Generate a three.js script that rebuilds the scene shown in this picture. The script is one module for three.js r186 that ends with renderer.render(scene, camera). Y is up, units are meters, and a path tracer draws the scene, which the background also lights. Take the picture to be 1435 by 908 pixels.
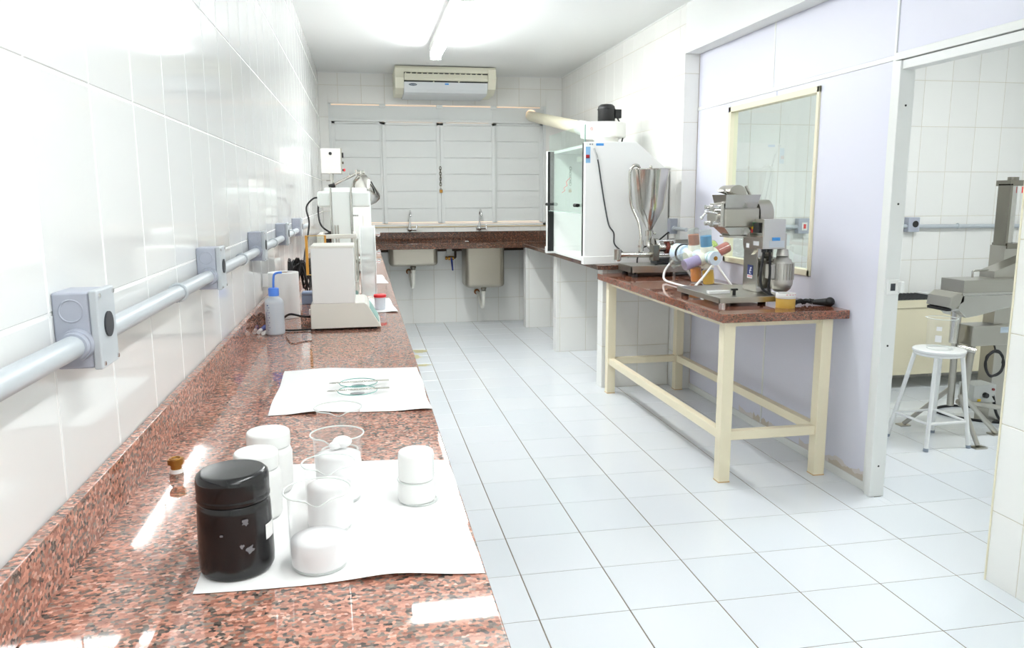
import * as THREE from 'three';
import { RoundedBoxGeometry } from 'three/addons/geometries/RoundedBoxGeometry.js';
import { mergeGeometries } from 'three/addons/utils/BufferGeometryUtils.js';
import { RectAreaLightUniformsLib } from 'three/addons/lights/RectAreaLightUniformsLib.js';

// ------------------------------------------------------------------ camera, sky, exposure
const scene = new THREE.Scene();
const camera = new THREE.PerspectiveCamera(2 * Math.atan(454 / 1089.477) * 180 / Math.PI, 1435 / 908, 0.05, 60);
camera.rotation.order = 'YXZ';
camera.position.set(0, 1.4953, 0);
camera.rotation.set(-0.1632, -0.1874, -0.0043);
scene.background = new THREE.Color().setRGB(1.5, 1.08, 0.78);
const renderer = new THREE.WebGLRenderer();
renderer.toneMapping = THREE.LinearToneMapping;
renderer.toneMappingExposure = 1.0;
renderer.shadowMap.enabled = true;
RectAreaLightUniformsLib.init();
const TUBE_GLOW = 34, TUBE_LIGHT = 40, LAMP_RGB = [0.97, 1.0, 1.0];

// ------------------------------------------------------------------ helpers
let seed = 7;
const rnd = () => { seed = (seed * 1664525 + 1013904223) >>> 0; return seed / 4294967296; };
const rr = (a, b) => a + (b - a) * rnd();
const V = (x, y, z) => new THREE.Vector3(x, y, z);
const C8 = (r, g, b) => new THREE.Color(`rgb(${r},${g},${b})`);
const mat = (c, rough = 0.5, metal = 0, o = {}) => new THREE.MeshPhysicalMaterial({ color: Array.isArray(c) ? C8(...c) : c, roughness: rough, metalness: metal, ...o });

function clean(g) {
  if (g.index) g = g.toNonIndexed();
  for (const k of Object.keys(g.attributes)) if (!['position', 'normal', 'uv'].includes(k)) g.deleteAttribute(k);
  if (!g.attributes.uv) g.setAttribute('uv', new THREE.BufferAttribute(new Float32Array(g.attributes.position.count * 2), 2));
  g.morphAttributes = {};
  return g;
}
const merge = (a) => { const l = [].concat(a).map(clean); return l.length === 1 ? l[0] : mergeGeometries(l); };
function boxUV(g, s = 1) {        // texture coordinates in metres
  g = clean(g); const p = g.attributes.position, n = g.attributes.normal, u = g.attributes.uv;
  for (let i = 0; i < p.count; i++) {
    const ax = Math.abs(n.getX(i)), ay = Math.abs(n.getY(i)), az = Math.abs(n.getZ(i));
    if (ay >= ax && ay >= az) u.setXY(i, p.getX(i) * s, p.getZ(i) * s);
    else if (ax >= az) u.setXY(i, p.getZ(i) * s, p.getY(i) * s);
    else u.setXY(i, p.getX(i) * s, p.getY(i) * s);
  }
  return g;
}
function B(x0, x1, y0, y1, z0, z1, r = 0) {
  const w = Math.abs(x1 - x0), h = Math.abs(y1 - y0), d = Math.abs(z1 - z0);
  const g = r ? new RoundedBoxGeometry(w, h, d, 2, Math.min(r, w / 2.01, h / 2.01, d / 2.01)) : new THREE.BoxGeometry(w, h, d);
  return g.translate((x0 + x1) / 2, (y0 + y1) / 2, (z0 + z1) / 2);
}
function C(p, q, r0, r1 = r0, seg = 20, open = false) {
  p = V(...p); q = V(...q);
  const d = q.clone().sub(p), g = new THREE.CylinderGeometry(r1, r0, d.length(), seg, 1, open);
  g.applyQuaternion(new THREE.Quaternion().setFromUnitVectors(V(0, 1, 0), d.clone().normalize()));
  return g.translate(...p.clone().add(q).multiplyScalar(0.5).toArray());
}
const L = (prof, x, y, z, seg = 40) => new THREE.LatheGeometry(prof.map(([r, h]) => new THREE.Vector2(r, h)), seg).translate(x, y, z);
function Tb(pts, r, n = 40, closed = false, tens = 0.5) {
  return new THREE.TubeGeometry(new THREE.CatmullRomCurve3(pts.map(p => V(...p)), closed, 'catmullrom', tens), n, r, 8, closed);
}
const S = (r, x, y, z, sx = 1, sy = 1, sz = 1, seg = 20) => new THREE.SphereGeometry(r, seg, seg * 0.7 | 0).scale(sx, sy, sz).translate(x, y, z);
const Tor = (R, r, x, y, z, axis = 'y', seg = 32, arc = Math.PI * 2) => {
  const g = new THREE.TorusGeometry(R, r, 8, seg, arc);
  if (axis === 'y') g.rotateX(Math.PI / 2); if (axis === 'x') g.rotateY(Math.PI / 2);
  return g.translate(x, y, z);
};
function poly(pts, depth, bevel = 0) {          // profile in XY, extruded along +Z
  const s = new THREE.Shape(pts.map(p => new THREE.Vector2(...p)));
  return new THREE.ExtrudeGeometry(s, { depth: depth - 2 * bevel, bevelEnabled: bevel > 0, bevelSize: bevel, bevelThickness: bevel, bevelOffset: -bevel, bevelSegments: 2 }).translate(0, 0, bevel);
}
// orient a shape lying in XY (depth z) so that local X->dirX, Y->up
const along = (g, ox, oy, oz, ry) => g.rotateY(ry).translate(ox, oy, oz);

const used = {};
function numbered(n) { const k = used[n] = (used[n] ?? -1) + 1; return k ? `${n}_${String(k).padStart(3, '0')}` : n; }
function thing(name, label, category, pos = [0, 0, 0], group, kind) {
  const o = new THREE.Group(); o.name = numbered(name); o.position.set(...pos); scene.add(o);
  o.userData = { label, category }; if (group) o.userData.group = group; if (kind) o.userData.kind = kind;
  o.userData.__w = pos; return o;
}
function part(parent, name, geos, m, label) {   // geometry given in world coordinates
  let g = merge(geos); let p = parent; const off = V(0, 0, 0);
  while (p && p !== scene) { if (p.userData.__w) off.add(V(...p.userData.__w)); p = p.parent; }
  g = g.clone().translate(-off.x, -off.y, -off.z);
  const o = new THREE.Mesh(g, m); o.name = name; if (label) o.userData.label = label; parent.add(o); return o;
}
function single(name, label, category, geos, m, group, kind) {
  const o = new THREE.Mesh(merge(geos), m); o.name = numbered(name); o.userData = { label, category };
  if (group) o.userData.group = group; if (kind) o.userData.kind = kind; scene.add(o); return o;
}
function struct(name, geos, m, label) {
  const o = new THREE.Mesh(merge(geos), m); o.name = name; o.userData = { kind: 'structure' };
  if (label) o.userData.label = label; scene.add(o); return o;
}
function copyOf(o, pos, label, ry = 0) {
  const c = o.clone(); c.name = numbered(o.name.replace(/_\d{3}$/, '')); c.position.set(...pos); c.rotation.y = ry;
  c.userData = { ...o.userData, label: label || o.userData.label, __w: pos }; scene.add(c); return c;
}

// ------------------------------------------------------------------ textures
function noiseTex(size, fn, srgb = true) {
  const d = new Uint8Array(size * size * 4);
  for (let y = 0; y < size; y++) for (let x = 0; x < size; x++) {
    const c = fn(x, y); const i = (y * size + x) * 4; d[i] = c[0]; d[i + 1] = c[1]; d[i + 2] = c[2]; d[i + 3] = 255;
  }
  const t = new THREE.DataTexture(d, size, size); t.wrapS = t.wrapT = THREE.RepeatWrapping;
  t.magFilter = THREE.LinearFilter; t.minFilter = THREE.LinearMipmapLinearFilter; t.generateMipmaps = true;
  if (srgb) t.colorSpace = THREE.SRGBColorSpace; t.needsUpdate = true; return t;
}
function granite(palette) {     // crystals of a few millimetres in several minerals, 0.6 m across
  const N = 1024, G = 132, cs = N / G; const px = [], py = [], col = [];
  const total = palette.reduce((a, p) => a + p[0], 0);
  for (let i = 0; i < G * G; i++) {
    px.push(rnd()); py.push(rnd()); let t = rnd() * total, k = 0; while (t > palette[k][0]) t -= palette[k++][0];
    const j = rr(0.82, 1.15); col.push(palette[k][1].map(v => Math.min(255, v * j)));
  }
  // clumping: neighbouring crystals often share a mineral
  for (let i = 0; i < G * G * 0.5; i++) { const a = (rnd() * G * G) | 0; const b = (Math.floor(a / G) * G + ((a % G) + 1) % G); if (rnd() < 0.6) col[b] = col[a]; }
  return noiseTex(N, (x, y) => {
    const cx = Math.floor(x / cs), cy = Math.floor(y / cs); let best = 9e9, bi = 0;
    for (let dy = -1; dy <= 1; dy++) for (let dx = -1; dx <= 1; dx++) {
      const gx = cx + dx, gy = cy + dy, i = ((gy + G) % G) * G + (gx + G) % G;
      const ex = (gx + px[i]) * cs - x, ey = ((gy + py[i]) * cs - y) * 1.15, dd = ex * ex + ey * ey; if (dd < best) { best = dd; bi = i; }
    }
    const n = rr(-9, 9), c = col[bi]; return [c[0] + n, c[1] + n, c[2] + n].map(v => Math.max(0, Math.min(255, v)));
  });
}
const granitePink = granite([[42, [194, 138, 119]], [19, [158, 108, 92]], [19, [130, 117, 108]], [9, [84, 76, 71]], [11, [208, 166, 149]]]);
granitePink.repeat.set(1 / 0.6, 1 / 0.6);
const graniteBrown = granite([[40, [104, 70, 54]], [24, [78, 54, 44]], [18, [70, 64, 58]], [12, [40, 35, 34]], [8, [150, 104, 80]]]);
graniteBrown.repeat.set(1 / 0.6, 1 / 0.6);
const speck = noiseTex(256, () => { const v = 128 + (rnd() - 0.5) * 60; return [v, v, v]; }, false);
function canvasTex(w, h, draw) {
  const c = document.createElement('canvas'); c.width = w; c.height = h; const g = c.getContext('2d'); draw(g, w, h);
  const t = new THREE.CanvasTexture(c); t.colorSpace = THREE.SRGBColorSpace; return t;
}

// ------------------------------------------------------------------ materials
const M = {
  granite: mat(0xffffff, 0.03, 0, { map: granitePink, ior: 1.75 }), graniteT: mat([196, 172, 156], 0.04, 0, { map: granitePink, ior: 1.7 }),
  graniteB: mat(0xffffff, 0.06, 0, { map: graniteBrown, ior: 1.6 }),
  tile: [[242, 244, 243], [243, 245, 244], [241, 243, 242]].map(c => mat(c, 0.07)),
  tileBack: [[245, 245, 241], [247, 247, 243], [244, 244, 240]].map(c => mat(c, 0.16)),
  floorTile: [[231, 236, 241], [233, 238, 243], [229, 235, 240], [232, 237, 241]].map(c => mat(c, 0.16)),
  groutWhite: mat([250, 250, 248], 0.9), groutBeige: mat([214, 208, 192], 0.9), groutFloor: mat([122, 112, 98], 0.9),
  plaster: mat([240, 242, 240], 0.9), ceiling: mat([245, 247, 246], 0.95),
  partition: mat([226, 227, 240], 0.45), whiteProfile: mat([236, 238, 236], 0.4),
  cream: mat([243, 233, 204], 0.45), creamWin: mat([238, 232, 206], 0.5), rust: mat([150, 96, 50], 0.9),
  shutter: mat([233, 236, 234], 0.55),
  whitePlastic: mat([240, 240, 238], 0.4), whiteGloss: mat([243, 244, 242], 0.25), offWhite: mat([232, 231, 222], 0.45), paleGreen: mat([226, 233, 229], 0.4),
  acCream: mat([232, 230, 210], 0.5), acPanel: mat([222, 226, 228], 0.45), black: mat([22, 22, 23], 0.45), rubber: mat([28, 28, 30], 0.6), dark: mat([45, 46, 48], 0.6),
  blackJar: mat([20, 20, 22], 0.2), steel: mat([196, 194, 188], 0.16, 1), brushed: mat([182, 179, 170], 0.28, 1), steelDark: mat([138, 134, 124], 0.25, 1), chrome: mat([225, 225, 225], 0.06, 1),
  sink: mat([178, 172, 160], 0.3, 1), castAlu: mat([196, 194, 188], 0.42, 0.85), brass: mat([172, 128, 66], 0.35, 1),
  conduit: mat([192, 199, 204], 0.4), conduitBox: mat([176, 181, 194], 0.45), socket: mat([52, 56, 62], 0.5),
  paper: mat([248, 248, 247], 0.9), powder: mat([246, 246, 246], 1.0), powderShaded: mat([238, 238, 239], 1.0),  // second powder is the white one with shade put into its colour
  glass: new THREE.MeshPhysicalMaterial({ color: 0xffffff, roughness: 0.2, transmission: 1, thickness: 0, ior: 1.5 }),
  glassRim: new THREE.MeshPhysicalMaterial({ color: C8(246, 250, 248), roughness: 0.5, transmission: 0.5, thickness: 0, ior: 1.5 }),
  pane: new THREE.MeshPhysicalMaterial({ color: C8(251, 254, 252), roughness: 0.0, transmission: 1, thickness: 0, ior: 1.5 }),
  glassEdge: mat([120, 196, 186], 0.2, 0, { transmission: 0.4, thickness: 0 }), acrylic: new THREE.MeshPhysicalMaterial({ color: C8(244, 247, 246), roughness: 0.45, transmission: 0.55, thickness: 0 }),
  amberEdge: mat([222, 160, 62], 0.4), bottleBody: new THREE.MeshPhysicalMaterial({ color: C8(238, 244, 250), roughness: 0.5, transmission: 0.4, thickness: 0 }), blue: mat([86, 140, 236], 0.4), navy: mat([34, 58, 150], 0.4), red: mat([226, 46, 52], 0.4),
  benchCream: mat([226, 218, 190], 0.5), mesh: mat([72, 76, 76], 0.7), pvc: mat([236, 230, 204], 0.4), ducting: mat([242, 242, 238], 0.35),
  amberTape: mat([214, 176, 84], 0.35), stain: mat([196, 190, 150], 0.6), cardboard: mat([178, 140, 100], 0.9), mint: mat([204, 224, 240], 0.4), bluePad: mat([150, 168, 198], 0.5),
  greenLbl: mat([20, 150, 80], 0.5), yellowLbl: mat([236, 200, 30], 0.5), blueLbl: mat([70, 150, 220], 0.5), label: mat([238, 240, 244], 0.5), teal: mat([150, 190, 184], 0.5),
};

// ------------------------------------------------------------------ room dimensions (metres)
const XL = -0.4405, XR = 2.355, ZB = -9.203, ZF = 3.4, HC = 2.864, TW = 0.2587, TH = 0.3484, FT = 0.34;
const HJ = []; for (let j = -1; j < 9; j++) HJ.push(2.7252 - j * TH);          // course heights of the wall tiles
const R2X1 = 5.5, R2Z0 = -5.55, R2Z1 = -1.6, PX = 2.47, WT = 0.115;

// tiles: each one a mesh of its own, bevelled, set 1.5 mm proud of the grout
const tileCache = new Map();
function tileGeo(w, h) {
  const key = w.toFixed(4) + '_' + h.toFixed(4); if (tileCache.has(key)) return tileCache.get(key);
  const c = 0.0016, t = 0.006, X = w / 2, Y = h / 2, p = [], uv = [];
  const f = [[-X + c, -Y + c, 0], [X - c, -Y + c, 0], [X - c, Y - c, 0], [-X + c, Y - c, 0]], e = [[-X, -Y, -c], [X, -Y, -c], [X, Y, -c], [-X, Y, -c]], b = [[-X, -Y, -t], [X, -Y, -t], [X, Y, -t], [-X, Y, -t]];
  const quad = (a, b2, c2, d) => { for (const v of [a, b2, c2, a, c2, d]) { p.push(...v); uv.push(v[0], v[1]); } };
  quad(f[0], f[1], f[2], f[3]);
  for (let i = 0; i < 4; i++) { const j = (i + 1) % 4; quad(e[i], e[j], f[j], f[i]); quad(b[i], b[j], e[j], e[i]); }
  const g = new THREE.BufferGeometry(); g.setAttribute('position', new THREE.Float32BufferAttribute(p, 3)); g.setAttribute('uv', new THREE.Float32BufferAttribute(uv, 2)); g.computeVertexNormals();
  tileCache.set(key, g); return g;
}
function cut(rects, h) {
  const out = [];
  for (const [a, b, c, d] of rects) {
    const [A, Bb, Cc, D] = h;
    if (a >= Bb - 1e-6 || b <= A + 1e-6 || c >= D - 1e-6 || d <= Cc + 1e-6) { out.push([a, b, c, d]); continue; }
    if (a < A) out.push([a, A, c, d]); if (b > Bb) out.push([Bb, b, c, d]);
    const x0 = Math.max(a, A), x1 = Math.min(b, Bb); if (c < Cc) out.push([x0, x1, c, Cc]); if (d > D) out.push([x0, x1, D, d]);
  }
  return out.filter(r => r[1] - r[0] > 0.008 && r[3] - r[2] > 0.008);
}
// place(u,v) -> world position on the surface; rot = Euler of a tile facing local +Z
function layTiles(parent, us, vs, bounds, holes, gapU, gapV, mats, rot, place, tilt, alone = () => true, name = 'tile') {
  const rest = mats.map(() => []); const q = new THREE.Quaternion().setFromEuler(new THREE.Euler(...rot)); let n = 0;
  for (let i = 0; i + 1 < us.length; i++) for (let j = 0; j + 1 < vs.length; j++) {
    let r = [[Math.max(us[i] + gapU / 2, bounds[0]), Math.min(us[i + 1] - gapU / 2, bounds[1]), Math.max(vs[j] + gapV / 2, bounds[2]), Math.min(vs[j + 1] - gapV / 2, bounds[3])]].filter(a => a[1] - a[0] > 0.008 && a[3] - a[2] > 0.008);
    for (const h of holes) r = cut(r, h);
    for (const [a, b, c, d] of r) {
      const k = (rnd() * mats.length) | 0, g = tileGeo(b - a, d - c), cu = (a + b) / 2, cv = (c + d) / 2;
      const qq = q.clone().multiply(new THREE.Quaternion().setFromEuler(new THREE.Euler(rr(-tilt, tilt), rr(-tilt, tilt), 0)));
      if (alone(cu, cv) && n < 300) { const m = new THREE.Mesh(g, mats[k]); m.name = name; m.quaternion.copy(qq); m.position.set(...place(cu, cv)); parent.add(m); n++; }
      else rest[k].push(g.clone().applyQuaternion(qq).translate(...place(cu, cv)));
    }
  }
  const all = rest.flat(); if (all.length) { const m = new THREE.Mesh(mergeGeometries(all), mats[0]); m.name = 'far_tiles'; m.userData.kind = 'stuff'; parent.add(m); }
}
const range = (a, b, s) => { const r = []; for (let x = a; x <= b + 1e-6; x += s) r.push(x); return r; };
const HV = [...HJ].reverse(); const GR = 0.0015;

// ------------------------------------------------------------------ floor
const floor = struct('floor', [B(XL - 0.2, R2X1 + 0.2, -0.2, -GR, ZB - 0.2, ZF + 0.2)], M.groutFloor);
layTiles(floor, range(0.571 - 4 * FT, 6, FT), range(2.5085 - 18 * FT, 9.6, FT), [XL, R2X1, -ZF, -ZB], [[PX - 0.0, PX + 0.04, 3.3, 5.58]], 0.004, 0.003, M.floorTile, [-Math.PI / 2, 0, 0], (u, v) => [u, 0, -v], 0.0006,
  (u, v) => v > 1.6 && u > 0.0 && (u < 2.6 || (v > 2.3 && v < 5.5)));
{ // yellowish spill marks
  const blob = (cx, cz, sx, sz, n = 26) => { const s = new THREE.Shape(); for (let i = 0; i < n; i++) { const a = i / n * 6.283, k = rr(0.6, 1.1); const x = Math.cos(a) * sx * k, y = Math.sin(a) * sz * k; i ? s.lineTo(x, y) : s.moveTo(x, y); } return new THREE.ShapeGeometry(s).rotateX(-Math.PI / 2).translate(cx, 0.0006, cz); };
  part(floor, 'spill_stain', [blob(0.43, -6.85, 0.15, 0.06), blob(0.5, -7.5, 0.08, 0.1), blob(0.42, -7.25, 0.09, 0.12)], M.stain, 'dried yellowish spill on floor tiles');
}
// ------------------------------------------------------------------ walls of the main room
const wallLeft = struct('wall_left', [B(XL - 0.15, XL - GR, -0.1, HC + 0.1, ZB - 0.1, ZF + 0.1)], M.groutWhite);
layTiles(wallLeft, range(1.191 - 18 * TW, 9.5, TW), HV, [-ZF, -ZB, 0, HC], [[-2, 9.3, -1, 0.96]], 0.005, 0.005, M.tile, [0, Math.PI / 2, 0], (u, v) => [XL, v, -u], 0.0012, (u) => u > 0.6);
const WIN = [-0.34, 2.16, 1.15, 2.53];
const wallBack = struct('wall_back', [B(XL - 0.1, WIN[0], -0.1, HC + 0.1, ZB - 0.15, ZB - GR), B(WIN[1], XR + 0.1, -0.1, HC + 0.1, ZB - 0.15, ZB - GR), B(WIN[0], WIN[1], -0.1, WIN[2], ZB - 0.15, ZB - GR), B(WIN[0], WIN[1], WIN[3], HC + 0.1, ZB - 0.15, ZB - GR)], M.groutBeige);
layTiles(wallBack, range(0.547 - 5 * 0.2585, 3, 0.2585), HV, [XL, XR, 0, HC], [[WIN[0], WIN[1], WIN[2], WIN[3]]], 0.003, 0.003, M.tileBack, [0, 0, 0], (u, v) => [u, v, ZB], 0.0012);
const ZO = -5.58, ZP = -2.456;       // opening in the right-hand wall
const wallRight = struct('wall_right', [B(XR + GR, XR + WT, -0.1, HC + 0.1, ZB - 0.1, ZO - GR)], M.groutBeige);
layTiles(wallRight, range(-9.203 - TW * 0.4, -5, TW), HV, [ZB, ZO, 0, HC], [], 0.003, 0.003, M.tileBack, [0, -Math.PI / 2, 0], (u, v) => [XR, v, u], 0.0012);
layTiles(wallRight, [XR, XR + WT], HV, [XR + 0.001, XR + WT, 0, 2.515], [], 0.001, 0.003, M.tileBack, [0, 0, 0], (u, v) => [u, v, ZO], 0.0006);
const wallNear = struct('wall_right_near', [B(XR + GR, XR + WT, -0.1, HC + 0.1, ZP + GR, ZF + 0.1)], M.groutBeige);
layTiles(wallNear, range(-2.311 - TW, 4, TW), HV, [ZP, ZF, 0, HC], [], 0.003, 0.003, M.tileBack, [0, -Math.PI / 2, 0], (u, v) => [XR, v, u], 0.0012, (u) => u < -1.3);
struct('trim_1', [B(XR - 0.004, XR + 0.004, 0, HC, ZP - 0.003, ZP + 0.003)], M.creamWin, 'thin cream corner bead on the tiled wall end');
struct('wall_beam', [B(XR, XR + WT + 0.1, 2.515, HC + 0.05, ZO, ZP)], M.plaster, 'white plastered beam over the partition');
struct('wall_front', [B(XL - 0.1, R2X1 + 0.1, -0.1, HC + 0.1, ZF, ZF + 0.15)], M.plaster);
struct('ceiling', [B(XL - 0.15, R2X1 + 0.15, HC, HC + 0.15, ZB - 0.15, ZF + 0.15)], M.ceiling);
struct('trim_2', [B(XL, XR, HC - 0.008, HC, ZB, ZB + 0.008), B(XR - 0.008, XR, HC - 0.008, HC, ZB, ZO)], M.plaster);

// ------------------------------------------------------------------ partition with its window and door track
{
  const wp = struct('wall_partition', [B(PX + 0.004, PX + 0.034, 0.03, 2.515, ZO, -5.06), B(PX + 0.004, PX + 0.034, 0.03, 2.515, -3.98, -3.345), B(PX + 0.004, PX + 0.034, 0.03, 1.04, -5.06, -3.98), B(PX + 0.004, PX + 0.034, 2.08, 2.515, -5.06, -3.98), B(PX + 0.004, PX + 0.034, 2.1, 2.515, -3.345, ZP)], M.partition, 'pale lavender partition of pressed board panels');
  const pan = (z0, z1, y0, y1, hole) => { let r = [[z0 + 0.004, z1 - 0.004, y0 + 0.003, y1 - 0.003]]; if (hole) r = cut(r, [-5.06, -3.98, 1.04, 2.08]); return r.map(([a, b, c, d]) => B(PX, PX + 0.006, c, d, a, b)); };
  part(wp, 'panel', pan(ZO, -4.45, 0.05, 2.12, true), M.partition); part(wp, 'panel', pan(-4.45, -3.37, 0.05, 2.12, true), M.partition);
  part(wp, 'panel', pan(ZO, -4.5, 2.135, 2.515), M.partition); part(wp, 'panel', pan(-4.5, -3.39, 2.135, 2.515), M.partition); part(wp, 'panel', pan(-3.37, ZP, 2.135, 2.515), M.partition);
  part(wp, 'joint_strip', [B(PX - 0.003, PX + 0.004, 0.05, 1.04, -4.458, -4.444)], M.whiteProfile); part(wp, 'joint_strip', [B(PX - 0.003, PX + 0.004, 2.13, 2.515, -4.508, -4.494)], M.whiteProfile);
  part(wp, 'joint_strip', [B(PX - 0.003, PX + 0.004, 2.13, 2.515, -3.39, -3.376)], M.whiteProfile);
  part(wp, 'rail', [B(PX - 0.006, PX + 0.004, 2.112, 2.136, ZO, -3.345, 0.002)], M.whiteProfile); part(wp, 'base_channel', [B(PX - 0.005, PX + 0.034, 0, 0.045, ZO, -3.345, 0.002)], M.whiteProfile);
  part(wp, 'post', [B(PX - 0.012, PX + 0.045, 0, 2.12, -3.385, -3.345, 0.004), B(PX - 0.03, PX + 0.05, 0, 2.1, -3.345, -3.3, 0.004)], M.whiteProfile);
  part(wp, 'screw', [0.16, 0.77, 1.45, 1.9].map(y => C([PX + 0.01, y, -3.3], [PX + 0.01, y, -3.2985], 0.005, 0.005, 10)), M.dark);
  part(wp, 'latch_plate', [B(PX - 0.02, PX + 0.045, 1.02, 1.095, -3.302, -3.29, 0.004), B(PX + 0.035, PX + 0.055, 1.03, 1.085, -3.3, -3.27, 0.005)], M.whiteGloss); part(wp, 'latch_slot', [B(PX - 0.005, PX + 0.02, 1.04, 1.075, -3.291, -3.2885)], M.socket);
  part(wp, 'door_track', [B(PX - 0.025, PX + 0.05, 2.105, 2.14, -3.35, ZP, 0.003), B(PX - 0.02, PX + 0.045, 2.06, 2.1, -3.35, ZP, 0.003)], M.whiteProfile);
  // damp marks along the foot of the boards, with ragged outlines
  const ragged = (z0, z1, h) => { const s = new THREE.Shape(); s.moveTo(z0, 0.046); const n = 40; for (let i = 0; i <= n; i++) { const t = i / n; s.lineTo(z0 + (z1 - z0) * t, 0.046 + h * (0.35 + 0.5 * Math.abs(Math.sin(t * 9.1 + z0)) * rr(0.5, 1))); } s.lineTo(z1, 0.046); return new THREE.ShapeGeometry(s).rotateY(-Math.PI / 2).translate(PX - 0.0005, 0, 0); };
  part(wp, 'damp_stain', [ragged(-4.0, -3.39, 0.07), ragged(-4.75, -4.15, 0.05)], mat([222, 216, 214], 0.7), 'brownish damp stain along the foot of the boards');
  part(wp, 'damp_stain', [ragged(-3.7, -3.39, 0.045).translate(-0.0006, 0, 0), ragged(-4.55, -4.35, 0.06).translate(-0.0006, 0, 0)], mat([206, 196, 184], 0.7));
  const w = struct('window_1', [B(PX - 0.012, PX + 0.045, 2.045, 2.08, -5.06, -3.98, 0.003), B(PX - 0.012, PX + 0.045, 1.04, 1.075, -5.06, -3.98, 0.003), B(PX - 0.012, PX + 0.045, 1.04, 2.08, -5.06, -5.025, 0.003), B(PX - 0.012, PX + 0.045, 1.04, 2.08, -4.005, -3.98, 0.003)], M.creamWin, 'cream framed window in the partition');
  part(w, 'glass_pane', [B(PX + 0.017, PX + 0.0172, 1.07, 2.05, -5.03, -4.0)], M.pane);
}
// ------------------------------------------------------------------ second room
{
  const wb = struct('wall_back_annex', [B(PX + 0.04, R2X1 + 0.1, -0.1, HC + 0.1, R2Z0 - 0.15, R2Z0 - GR)], M.groutBeige, 'white tiled wall of the adjoining room');
  layTiles(wb, range(4.326 - 8 * 0.241, 6, 0.241), HV.map(v => v - 0.01), [PX + 0.035, R2X1, 0, HC], [], 0.003, 0.003, M.tileBack, [0, 0, 0], (u, v) => [u, v, R2Z0], 0.0012);
  struct('wall_right_annex', [B(R2X1, R2X1 + 0.15, -0.1, HC + 0.1, R2Z0 - 0.1, ZF)], M.plaster);
  struct('wall_front_annex', [B(XR + WT, R2X1, -0.1, HC + 0.1, R2Z1, R2Z1 + 0.1)], M.plaster);
}
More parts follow.
